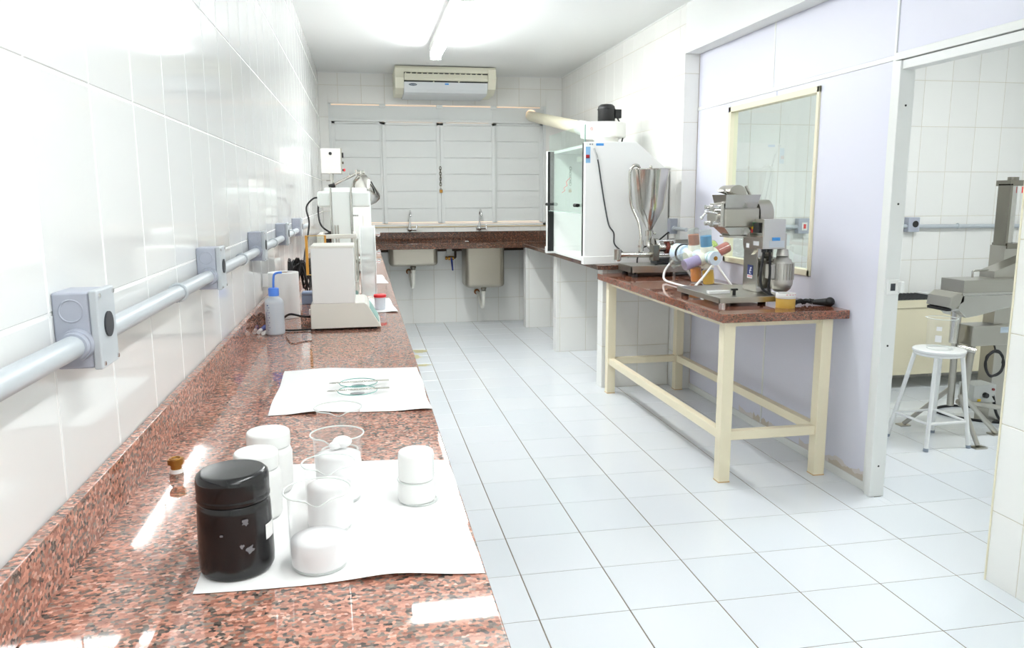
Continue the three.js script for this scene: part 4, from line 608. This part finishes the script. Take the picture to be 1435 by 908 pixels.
// filling machine with conical hopper
{
  const t = thing('filling_machine', 'stainless filling machine with tall conical hopper', 'machine', [2.15, TT, -5.5]); const hx = 2.1, hz = -5.55;
  part(t, 'hopper', [L([[0.022, 1.235], [0.024, 1.25], [0.1, 1.4], [0.138, 1.68], [0.146, 1.682], [0.146, 1.688], [0.134, 1.686], [0.096, 1.402], [0.018, 1.25]], hx, 0, hz, 56)], M.steel); part(t, 'hopper_lid', [L([[0, 1.692], [0.14, 1.688], [0.14, 1.684]], hx, 0, hz, 40), S(0.012, hx, 1.702, hz)], M.brushed);
  part(t, 'clamp', [C([hx, 1.195, hz], [hx, 1.235, hz], 0.03, 0.03, 20), C([hx + 0.03, 1.215, hz], [hx + 0.05, 1.215, hz], 0.008)], M.steel); part(t, 'feed_pipe', [Tb([[hx, 1.2, hz], [hx - 0.005, 1.14, hz], [hx + 0.01, 1.11, hz + 0.03], [hx + 0.06, 1.09, hz + 0.05]], 0.022, 30)], M.steel);
  part(t, 'return_tube', [Tb([[1.998, 1.08, -5.44], [1.998, 1.2, -5.45], [1.985, 1.3, -5.47], [1.94, 1.42, -5.5], [1.925, 1.55, -5.5], [1.922, 1.66, -5.5], [1.945, 1.705, -5.5], [1.98, 1.71, -5.5], [2.0, 1.69, -5.51]], 0.011, 80, false)], M.steel); part(t, 'tube_coupling', [C([1.998, 1.09, -5.44], [1.998, 1.17, -5.445], 0.019, 0.017), C([1.998, 1.12, -5.44], [1.998, 1.135, -5.44], 0.024)], M.steel);
  part(t, 'outlet_pipe', [C([1.81, 1.072, -5.4], [2.1, 1.062, -5.45], 0.019, 0.019, 20)], M.steel); part(t, 'nozzle', [C([1.806, 1.035, -5.4], [1.806, 1.11, -5.4], 0.026, 0.026, 20), C([1.806, 1.025, -5.4], [1.806, 1.035, -5.4], 0.018, 0.026)], M.steel); part(t, 'valve_block', [B(2.08, 2.13, 1.02, 1.14, -5.49, -5.41, 0.006).rotateZ(0)], M.steelDark);
  part(t, 'pump_disc', [C([2.13, 1.11, -5.53], [2.155, 1.11, -5.53], 0.07, 0.07, 32), C([2.155, 1.11, -5.53], [2.27, 1.11, -5.53], 0.03), C([2.265, 1.11, -5.53], [2.285, 1.11, -5.53], 0.068, 0.068, 32)], M.steel); part(t, 'tie_rod', [C([2.13, 1.16, -5.5], [2.28, 1.16, -5.5], 0.008), C([2.13, 1.06, -5.49], [2.28, 1.06, -5.49], 0.008)], M.chrome); part(t, 'red_seal', [C([2.22, 1.11, -5.53], [2.245, 1.11, -5.53], 0.045, 0.045, 24)], mat([120, 52, 40], 0.5));
  const mo = part(t, 'motor', [C([2.285, 1.09, -5.55], [2.44, 1.09, -5.55], 0.07, 0.07, 28)], M.castAlu); part(mo, 'cooling_fin', Array.from({ length: 14 }, (_, i) => B(2.3, 2.425, -0.0025, 0.0025, -0.078, 0.078).rotateX(i / 14 * Math.PI).translate(0, 1.09, -5.55)), M.castAlu);
  part(t, 'base_plate', [B(1.9, 2.43, 0.978, 0.99, -5.66, -5.37, 0.003), B(1.9, 2.43, 0.94, 0.98, -5.378, -5.37), B(1.9, 1.908, 0.94, 0.98, -5.66, -5.37), B(2.422, 2.43, 0.94, 0.98, -5.66, -5.37)], M.brushed); part(t, 'motor_mount', [B(2.14, 2.42, 0.99, 1.03, -5.62, -5.48, 0.004)], M.dark);
  for (const [x, z] of [[1.94, -5.4], [2.39, -5.4], [1.94, -5.62], [2.39, -5.62]]) part(t, 'foot', [C([x, TT, z], [x, TT + 0.022, z], 0.024, 0.02, 20), C([x, TT + 0.02, z], [x, 0.95, z], 0.008)], M.rubber);
  part(t, 'cable', [Tb([[2.3, 1.215, -5.67], [2.26, 1.21, -5.6], [2.2, 1.17, -5.58], [2.15, 1.13, -5.6], [2.06, 1.1, -5.6], [2.03, 1.03, -5.6], [2.02, 0.995, -5.58]], 0.006, 50), Tb([[2.1, 0.995, -5.42], [2.15, 1.01, -5.4], [2.2, 1.0, -5.42], [2.26, 1.0, -5.4], [2.33, 1.02, -5.42]], 0.006, 40), Tb([[2.24, 0.92, -5.36], [2.33, 0.93, -5.33], [2.4, 0.95, -5.3], [2.42, 1.02, -5.25], [2.38, 1.12, -5.2]], 0.009, 40)], M.rubber);
}
// rotating mixer with eight jars
{
  const t = thing('drum_mixer', 'pale blue rotating mixer with eight coloured jars on a wire stand', 'mixer', [2.2, TT, -4.9]);
  const A = V(2.235, 1.091, -4.7), D = V(2.165, 1.1, -5.2), ax = D.clone().sub(A).normalize(), at = (s) => A.clone().addScaledVector(ax, s);
  const cyl = (s0, s1, r) => C(at(s0).toArray(), at(s1).toArray(), r, r, 36);
  part(t, 'barrel', [cyl(0.015, 0.36, 0.042)], M.mint); part(t, 'front_cap', [cyl(0, 0.03, 0.045)], mat([214, 228, 244], 0.35)); part(t, 'green_ring', [cyl(0.03, 0.038, 0.0458)], mat([150, 200, 180], 0.4)); part(t, 'axle_hole', [cyl(-0.002, 0.002, 0.014)], M.brass);
  part(t, 'rear_drive', [cyl(0.36, 0.39, 0.058), cyl(0.405, 0.48, 0.062)], M.mint); part(t, 'drive_belt', [cyl(0.39, 0.405, 0.065)], M.black);
  const quat = new THREE.Quaternion().setFromUnitVectors(V(0, 0, -1), ax);
  const cols = [[[72, 160, 212], [176, 112, 86]], [[198, 92, 76], [196, 222, 84]], [[250, 196, 20], [246, 150, 30]], [[190, 170, 222], [232, 234, 228]]], ang = [97, 20, 277, 196];
  const names = [['blue', 'brown'], ['red', 'lime'], ['yellow', 'orange'], ['lilac', 'clear']];
  ang.forEach((a, i) => { for (let k = 0; k < 2; k++) {
    const o = at(0.1 + k * 0.15), dir = V(Math.cos(a / 57.2958), Math.sin(a / 57.2958), 0.12 * (i === 1 ? -1 : 0)).applyQuaternion(quat).normalize(), pt = (d) => o.clone().addScaledVector(dir, d).toArray();
    part(t, 'socket', [C(pt(0.02), pt(0.07), 0.042, 0.042, 28)], mat([238, 240, 226], 0.4));
    const j = part(t, 'jar', [C(pt(0.068), pt(0.178), 0.038, 0.038, 28, true), C(pt(0.178), pt(0.182), 0.038, 0.032, 28)], new THREE.MeshPhysicalMaterial({ color: C8(238, 242, 240), roughness: 0.08, transmission: 0.9, thickness: 0 }), `small clear jar of ${names[i][k]} beads`);
    const fillA = i === 2 ? 0.09 : 0.068, fillB = i === 0 ? 0.14 : (i === 2 ? 0.177 : 0.176); const full = !(i === 3 && k === 1);
    if (full) part(j, 'contents', [C(pt(fillA), pt(fillB), 0.0365, 0.036, 24)], mat(cols[i][k], 0.6));
  } });
  part(t, 'wire_stand', [Tb([[2.215, 1.045, -4.705], [2.14, 0.975, -4.67], [2.06, 0.914, -4.63], [2.045, 0.912, -4.63], [2.03, 0.913, -4.75], [2.03, 0.914, -5.0], [2.035, 0.93, -5.08], [2.06, 0.98, -5.12], [2.13, 1.045, -5.16]], 0.008, 90, false, 0.3), Tb([[2.25, 1.045, -4.705], [2.29, 0.98, -4.68], [2.33, 0.914, -4.65], [2.33, 0.912, -4.7], [2.3, 0.912, -5.0], [2.26, 0.93, -5.12], [2.2, 1.045, -5.17]], 0.008, 90, false, 0.3)], M.whiteGloss);
}
// oscillating granulator
{
  const t = thing('granulator', 'stainless granulator with hopper head and grey gear motor', 'machine', [2.1, TT, -4.05]); const z = -4.05;
  part(t, 'base_plate', [B(1.85, 2.26, 0.944, 0.955, -4.4, -3.83, 0.002), B(1.85, 2.26, 0.925, 0.946, -3.836, -3.83), B(1.85, 1.856, 0.925, 0.946, -4.4, -3.83)], M.brushed);
  for (const [x, zz] of [[1.885, -3.86], [1.885, -4.36], [2.2, -4.02], [2.2, -4.36]]) part(t, 'foot', [C([x, TT, zz], [x, TT + 0.03, zz], 0.022, 0.022, x < 2 && zz > -4 ? 6 : 20), C([x, TT + 0.03, zz], [x, 0.945, zz], 0.01)], x < 2 && zz > -4 ? M.chrome : M.rubber);
  part(t, 'column', [B(2.156, 2.252, 0.955, 1.3, -4.17, -4.01, 0.004)], M.steel); part(t, 'round_boss', [C([2.145, 1.235, -4.09], [2.2, 1.235, -4.09], 0.075, 0.075, 32)], M.steel);
  const logo = canvasTex(64, 160, (g, w, h) => { g.fillStyle = '#22306e'; g.fillRect(0, 0, w, 118); g.fillStyle = '#eef0f2'; g.fillRect(0, 118, w, 42); g.fillStyle = '#c63a40'; g.fillRect(6, 128, w - 12, 8); g.fillRect(6, 142, w - 12, 5); g.strokeStyle = '#f2f4f8'; g.lineWidth = 7; g.beginPath(); g.moveTo(24, 100); g.lineTo(44, 98); g.moveTo(28, 98); g.lineTo(36, 30); g.moveTo(36, 30); g.quadraticCurveTo(52, 20, 46, 42); g.moveTo(22, 70); g.lineTo(50, 60); g.stroke(); });
  const lm = new THREE.Mesh(new THREE.PlaneGeometry(0.062, 0.075).rotateY(-Math.PI / 2), mat(0xffffff, 0.4, 0, { map: logo })); lm.name = 'maker_label'; lm.position.set(2.1545 - 2.1, 1.065 - TT, -4.085 + 4.05); t.add(lm);
  part(t, 'white_tag', [B(2.143, 2.1445, 1.2, 1.225, -4.12, -4.085)], M.label);
  const hop = (x0, x1, za, zb, X0, X1, ZA, ZB2, y0, y1) => { const mx = (x0 + x1) / 2, mz = (za + zb) / 2, a = [[x0, y0, za], [x1, y0, za], [x1, y0, zb], [x0, y0, zb]], b = [[X0, y1, ZA], [X1, y1, ZA], [X1, y1, ZB2], [X0, y1, ZB2]], p = []; const q = (s, e, f, g) => p.push(...s, ...e, ...f, ...s, ...f, ...g); for (let i = 0; i < 4; i++) { const j = (i + 1) % 4; q(a[i], a[j], b[j], b[i]); const inn = (v) => [v[0] + Math.sign(mx - v[0]) * 0.003, v[1], v[2] + Math.sign(mz - v[2]) * 0.003]; q(inn(a[j]), inn(a[i]), inn(b[i]), inn(b[j])); q(b[i], b[j], inn(b[j]), inn(b[i])); } const g = new THREE.BufferGeometry(); g.setAttribute('position', new THREE.Float32BufferAttribute(p, 3)); g.computeVertexNormals(); return g; };
  part(t, 'head_housing', [B(1.935, 2.145, 1.318, 1.425, -4.13, -3.98, 0.012)], M.brushed); part(t, 'gear_cover', [C([2.146, 1.385, -4.06], [2.225, 1.385, -4.06], 0.085, 0.085, 36), B(2.146, 2.225, 1.27, 1.385, -4.145, -3.975, 0.004)], M.brushed);
  part(t, 'hopper', [hop(1.94, 2.125, -3.985, -4.11, 1.928, 2.132, -3.955, -4.13, 1.425, 1.497)], M.steel);
  const lid = part(t, 'hopper_lid', [new THREE.CylinderGeometry(0.052, 0.052, 0.15, 32, 1, false, 0, Math.PI).rotateX(Math.PI / 2).rotateZ(Math.PI / 2 - 0.35).translate(2.005, 1.497, -4.05)], M.brushed); part(lid, 'hinge_pin', [C([1.935, 1.53, -4.0], [1.955, 1.495, -4.0], 0.006)], M.steel); part(lid, 'lid_grip', [C([2.062, 1.545, -4.0], [2.09, 1.495, -4.0], 0.008)], M.brushed);
  part(t, 'front_flange', [B(1.915, 1.935, 1.325, 1.45, -4.13, -3.985, 0.004), C([1.895, 1.375, -4.06], [1.93, 1.375, -4.06], 0.055, 0.055, 30)], M.steel); for (const [y, zz] of [[1.43, -4.01], [1.34, -4.01], [1.43, -4.11], [1.34, -4.11]]) part(t, 'flange_knob', [C([1.88, y, zz], [1.916, y, zz], 0.012, 0.012, 16)], M.chrome);
  part(t, 'crank_handle', [C([1.9, 1.395, -4.0], [1.838, 1.405, -4.0], 0.007), C([1.838, 1.405, -4.0], [1.812, 1.374, -4.0], 0.006), S(0.011, 1.838, 1.405, -4.0), S(0.01, 1.811, 1.373, -4.0)], M.chrome);
  part(t, 'discharge_chute', [hop(1.985, 2.075, -4.0, -4.1, 1.94, 2.115, -3.985, -4.13, 1.272, 1.32)], M.steel); part(t, 'chute_rim', [B(1.972, 2.09, 1.264, 1.273, -4.11, -3.988, 0.003)], M.steel);
  const cb = part(t, 'control_box', [B(2.118, 2.246, 1.205, 1.365, -4.03, -3.88, 0.004)], mat([206, 205, 204], 0.35, 0.75)); part(cb, 'switch_panel', [B(2.113, 2.118, 1.205, 1.366, -4.028, -3.882, 0.002)], M.steel); part(cb, 'rocker_switch', [B(2.102, 2.114, 1.29, 1.347, -3.975, -3.91, 0.003)], M.black);
  part(cb, 'green_key', [B(2.104, 2.114, 1.327, 1.347, -3.998, -3.975, 0.001)], M.greenLbl); part(cb, 'yellow_key', [B(2.104, 2.114, 1.309, 1.327, -3.998, -3.975, 0.001)], M.yellowLbl); part(cb, 'red_key', [B(2.104, 2.114, 1.29, 1.309, -3.998, -3.975, 0.001)], M.red);
  part(cb, 'rating_plate', [B(2.152, 2.24, 1.215, 1.25, -3.88, -3.8775)], mat([206, 214, 222], 0.4)); part(cb, 'blue_label', [B(2.168, 2.214, 1.25, 1.268, -3.88, -3.8775)], M.blueLbl); part(cb, 'white_label', [B(2.1115, 2.114, 1.222, 1.245, -3.98, -3.92)], M.label); for (const x of [2.15, 2.185]) part(cb, 'cable_gland', [C([x, 1.185, -3.93], [x, 1.206, -3.93], 0.014)], M.dark);
  part(t, 'cable', [Tb([[2.15, 1.19, -3.93], [2.125, 1.12, -3.9], [2.115, 1.05, -3.89], [2.13, 0.99, -3.89], [2.17, 0.96, -3.88], [2.2, 0.945, -3.88]], 0.0075, 50), Tb([[2.185, 1.19, -3.93], [2.175, 1.08, -3.9], [2.168, 0.98, -3.89], [2.19, 0.93, -3.86]], 0.0075, 50)], M.rubber);
  const mo = part(t, 'gear_motor', [L([[0, 0.968], [0.035, 0.968], [0.052, 0.985], [0.06, 1.005], [0.062, 1.03], [0.058, 1.035], [0.058, 1.125], [0.052, 1.13], [0.048, 1.145], [0.036, 1.15], [0.03, 1.165], [0, 1.165]], 2.262, 0, -3.93, 40)], M.castAlu); part(mo, 'cooling_fin', Array.from({ length: 22 }, (_, i) => B(-0.0025, 0.0025, 1.035, 1.125, 0.05, 0.066).rotateY(i / 22 * 6.2832).translate(2.262, 0, -3.93)), M.castAlu);
  part(t, 'gearbox', [C([2.262, 1.165, -3.93], [2.262, 1.2, -3.93], 0.034, 0.028), C([2.262, 1.2, -3.93], [2.262, 1.288, -3.93], 0.019, 0.018), C([2.24, 1.21, -3.97], [2.24, 1.26, -3.97], 0.03, 0.02)], M.castAlu); part(t, 'motor_bracket', [B(2.18, 2.21, 1.04, 1.12, -3.96, -3.9, 0.004)], M.castAlu); part(t, 'motor_support', [B(2.16, 2.27, 1.135, 1.15, -4.05, -3.93, 0.002)], M.steelDark);
  part(t, 'clamp_knob', [C([1.985, 0.955, -3.93], [1.985, 0.985, -3.93], 0.009), B(1.965, 2.005, 0.98, 0.99, -3.938, -3.922, 0.003)], M.black);
  single('plastic_strip', 'white plastic strip lying on the granulator base plate', 'strip', [B(1.865, 1.99, 0.9555, 0.972, -4.02, -3.985, 0.002)], M.whiteGloss);
}
{
  const x = 2.19, z = -3.75, ring = (y0, y1, ro, ri) => L([[ri, y0], [ro, y0], [ro, y1], [ri, y1], [ri, y0]], x, 0, z, 44);
  const a = thing('packing_tape_roll', 'amber packing tape roll standing under a white tape roll', 'tape', [x, TT, z]); part(a, 'tape_winding', [ring(TT, TT + 0.05, 0.05, 0.042)], M.amberTape); part(a, 'core', [C([x, TT + 0.001, z], [x, TT + 0.05, z], 0.0418, 0.0418, 36, true)], M.cardboard);
  const b = thing('masking_tape_roll', 'white masking tape roll stacked on the amber tape', 'tape', [x, TT + 0.05, z]); part(b, 'tape_winding', [ring(TT + 0.0502, TT + 0.077, 0.052, 0.04)], M.whitePlastic); part(b, 'core', [C([x, TT + 0.051, z], [x, TT + 0.077, z], 0.0398, 0.0398, 36, true)], M.whitePlastic);
  part(b, 'red_print', Array.from({ length: 4 }, (_, i) => new THREE.CylinderGeometry(0.0522, 0.0522, 0.003, 6, 1, true, -0.5 + i * 0.32, 0.18).translate(x, TT + 0.072, z)), mat([222, 120, 120], 0.6));
  const c = thing('extension_lead', 'black power cord coiled with its large plug on the granite', 'cord', [2.33, TT, -3.8]); const pts = []; for (let i = 0; i < 46; i++) { const k = i / 8, u = Math.sin(k * 6.283 / 2); pts.push([2.315 + 0.06 * u + 0.004 * Math.sin(i), TT + 0.008 + 0.022 * Math.abs(Math.sin(i * 0.9)), -3.8 + 0.018 * Math.sin(i * 1.7)]); }
  part(c, 'cable', [Tb(pts, 0.0055, 260)], M.rubber); const pd = V(2.375, TT + 0.018, -3.79), pe = V(2.445, TT + 0.022, -3.73); part(c, 'plug_body', [C(pd.toArray(), pe.toArray(), 0.013, 0.024, 24), S(0.025, pe.x - 0.008, pe.y + 0.003, pe.z, 1, 1, 1)], M.black);
}
// ------------------------------------------------------------------ things of the adjoining room
{
  const t = thing('storage_bench', 'long cream bench with a dark ribbed mat against the tiled wall', 'bench', [4, 0, -5.38]);
  part(t, 'body', [B(PX + 0.06, R2X1 - 0.01, 0.115, 0.635, R2Z0 + 0.005, -5.21)], M.benchCream); part(t, 'lip', [B(PX + 0.06, R2X1 - 0.01, 0.637, 0.698, R2Z0 + 0.005, -5.2, 0.003)], M.benchCream); for (const x of [2.8, 4.0, 5.2]) part(t, 'foot', [B(x - 0.1, x + 0.1, 0, 0.116, -5.5, -5.4)], M.dark);
  const mt = part(t, 'ribbed_mat', [B(PX + 0.07, R2X1 - 0.02, 0.698, 0.703, R2Z0 + 0.01, -5.21)], M.mesh); const ribs = []; for (let i = 0; i < 90; i++) { const x = PX + 0.08 + i * 0.033; if (x < R2X1 - 0.05) ribs.push(B(x, x + 0.012, 0.703, 0.708, R2Z0 + 0.012, -5.212)); } part(mt, 'rib', ribs, M.dark).userData.kind = 'stuff';
  single('serving_tray', 'flat white plastic tray lying on the ribbed mat', 'tray', [B(4.36, 4.6, 0.709, 0.722, -5.5, -5.34, 0.004)], M.whiteGloss);
  const s = thing('stool', 'white metal stool with round seat in the adjoining room', 'stool', [3.36, 0, -4.02]); const H0 = 0.585, cx = 3.355, cz = -4.0;
  part(s, 'seat', [L([[0, H0 - 0.018], [0.14, H0 - 0.018], [0.145, H0 - 0.014], [0.145, H0 - 0.003], [0.142, H0], [0, H0]], cx, 0, cz, 48)], M.whiteGloss); part(s, 'seat_ring', [Tor(0.13, 0.01, cx, H0 - 0.026, cz, 'y', 40)], M.whiteGloss);
  const F = [[3.182, -4.175], [3.206, -3.861], [3.5, -3.868], [3.509, -4.184]], Tp = [[3.265, -4.09], [3.27, -3.915], [3.445, -3.915], [3.445, -4.09]], lerp = (i, k) => [F[i][0] + (Tp[i][0] - F[i][0]) * k, k * (H0 - 0.03), F[i][1] + (Tp[i][1] - F[i][1]) * k];
  F.forEach((_, i) => { const l = part(s, 'leg', [C(lerp(i, 0.02), lerp(i, 1), 0.0125, 0.0125, 14)], M.whiteGloss); part(l, 'foot_cap', [C(lerp(i, 0), lerp(i, 0.035), 0.0145, 0.0145, 14)], mat([150, 160, 172], 0.6)); part(s, 'rung', [C(lerp(i, 0.29), lerp((i + 1) % 4, 0.29), 0.0085, 0.0085, 12)], M.whiteGloss); });
  const bk = beaker(3.36, -4.0, 0.078, 0.083, 0.185, -2.6, H0 + 0.0005, 'large empty glass beaker standing on the white stool', null, 'glass beakers on the stool'); part(bk, 'white_print', [new THREE.CylinderGeometry(0.0784, 0.0784, 0.04, 10, 1, true, -1.1, 0.45).translate(3.36, H0 + 0.07, -4.0), new THREE.CylinderGeometry(0.0784, 0.0784, 0.025, 10, 1, true, -1.05, 0.38).translate(3.36, H0 + 0.13, -4.0)], mat([246, 246, 244], 0.6));
}
{
  const t = thing('vibrating_feeder', 'stainless vibrating feeder with chute on a tripod stand', 'machine', [3.6, 0, -4.1]);
  const bx = (x0, x1, y0, y1, z0, z1, r = 0.003) => B(x0, x1, y0, y1, z0, z1, r);
  part(t, 'trough', [bx(3.485, 4.0, 0.915, 0.99, -4.19, -4.0)], M.brushed); part(t, 'trough_rim', [bx(3.475, 4.0, 0.9, 0.917, -4.2, -3.99)], M.steel);
  part(t, 'lower_pan', [poly([[3.48, 0.9], [3.99, 0.9], [3.99, 0.86], [3.6, 0.775], [3.52, 0.765], [3.46, 0.82]], 0.19, 0.004).translate(0, 0, -4.19)], M.steel); part(t, 'spout', [poly([[3.4, 0.83], [3.43, 0.815], [3.5, 0.86], [3.5, 0.915], [3.45, 0.917], [3.41, 0.89]], 0.2, 0.006).translate(0, 0, -4.2)], M.brushed); part(t, 'spout_slot', [B(3.398, 3.43, 0.806, 0.822, -4.185, -4.02)], M.black);
  part(t, 'handle', [Tb([[3.66, 0.99, -4.14], [3.66, 1.03, -4.14], [3.77, 1.033, -4.14], [3.77, 0.99, -4.14]], 0.006, 30, false, 0.1)], M.steel); part(t, 'inlet_chute', [poly([[3.76, 0.988], [3.76, 1.03], [4.02, 1.12], [4.02, 0.99]], 0.12, 0.003).translate(0, 0, -4.2)], M.brushed);
  part(t, 'outlet_tube', [C([3.52, 0.8, -4.08], [3.515, 0.6, -4.08], 0.03, 0.026, 20), C([3.53, 0.58, -4.06], [3.6, 0.56, -3.99], 0.018)], M.steel); part(t, 'post', [C([3.545, 0.6, -4.1], [3.55, 0.2, -4.1], 0.02, 0.02, 16)], M.brushed); part(t, 'post', [C([3.63, 0.59, -4.06], [3.6, 0.2, -4.06], 0.022, 0.022, 16)], M.brushed);
  part(t, 'drive_box', [bx(3.575, 3.83, 0.588, 0.712, -4.14, -4.0, 0.006)], M.brushed); part(t, 'drive_bracket', [bx(3.76, 3.92, 0.71, 0.87, -4.14, -4.05)], M.brushed); part(t, 'rating_plate', [bx(3.765, 3.82, 0.665, 0.7, -4.0005, -3.998, 0.001)], mat([186, 200, 212], 0.4));
  part(t, 'leg', [C([3.58, 0.3, -4.14], [3.44, 0.012, -4.36], 0.014), B(3.4, 3.47, 0, 0.008, -4.39, -4.33)], M.brushed); part(t, 'leg', [C([3.58, 0.27, -4.06], [3.555, 0.012, -3.86], 0.014), B(3.52, 3.6, 0, 0.008, -3.885, -3.83)], M.brushed); part(t, 'leg', [C([3.6, 0.27, -4.06], [3.87, 0.012, -4.07], 0.016), B(3.83, 3.92, 0, 0.008, -4.1, -4.04)], M.brushed); part(t, 'cross_bar', [C([3.6, 0.22, -4.1], [4.1, 0.13, -4.1], 0.016)], M.brushed);
  const k = thing('speed_controller', 'small grey speed control box hung on the feeder stand', 'controller', [3.82, 0.25, -4.15]); part(k, 'case', [bx(3.73, 3.89, 0.195, 0.31, -4.25, -4.12, 0.004)], mat([196, 198, 194], 0.45)); part(k, 'dial', [C([3.81, 0.245, -4.12], [3.81, 0.245, -4.1], 0.018, 0.016, 20)], M.black); part(k, 'pilot_knob', [C([3.865, 0.28, -4.12], [3.865, 0.28, -4.11], 0.008)], mat([120, 40, 40], 0.5)); part(k, 'warning_sticker', [B(3.76, 3.785, 0.205, 0.222, -4.12, -4.119)], M.yellowLbl);
  const cc = []; for (let i = 0; i < 44; i++) { const a = i / 10 * 6.283; cc.push([3.745 + Math.cos(a) * 0.062 * rr(0.9, 1.1), 0.475 + Math.sin(a) * 0.078 * rr(0.92, 1.08), -4.0 + 0.004 * Math.sin(i * 2)]); } single('hanging_cable', 'coil of black cable hanging under the feeder drive box', 'cable', [Tb(cc, 0.006, 240), Tb([[3.745, 0.55, -4.0], [3.755, 0.575, -4.02], [3.77, 0.592, -4.05]], 0.005, 20)], M.rubber);
  single('floor_cable', 'black cable lying on the floor around the tripod', 'cable', [Tb([[3.87, 0.24, -4.12], [3.95, 0.1, -4.16], [4.1, 0.009, -4.25], [4.3, 0.009, -4.42], [4.15, 0.009, -4.66], [3.98, 0.009, -4.68], [3.86, 0.009, -4.58], [3.9, 0.009, -4.42], [4.05, 0.009, -4.28], [4.3, 0.009, -4.2]], 0.009, 120)], M.rubber);
  const p = thing('press_column', 'tall stainless press column behind the feeder', 'machine', [4.06, 0, -4.3]); part(p, 'frame', [bx(4.0, 4.16, 0, 1.17, -4.4, -4.28)], M.brushed); part(p, 'rod', [C([4.06, 1.17, -4.33], [4.06, 1.58, -4.33], 0.03, 0.03, 24)], M.steel); part(p, 'rod_guard', [bx(4.0, 4.02, 1.17, 1.56, -4.38, -4.28)], M.steelDark); part(p, 'top_plate', [bx(4.0, 4.2, 1.545, 1.58, -4.4, -4.28), C([4.06, 1.58, -4.33], [4.06, 1.6, -4.33], 0.032)], M.steelDark); part(p, 'rod_clamp', [bx(4.01, 4.16, 1.15, 1.185, -4.4, -4.27)], M.steelDark); part(p, 'red_label', [B(4.085, 4.16, 1.5, 1.54, -4.282, -4.278)], M.red);
}
// ------------------------------------------------------------------ finish
scene.traverse(o => { if (o.isMesh) { o.castShadow = true; o.receiveShadow = true; } if (o.userData.__w) delete o.userData.__w; });
renderer.render(scene, camera);
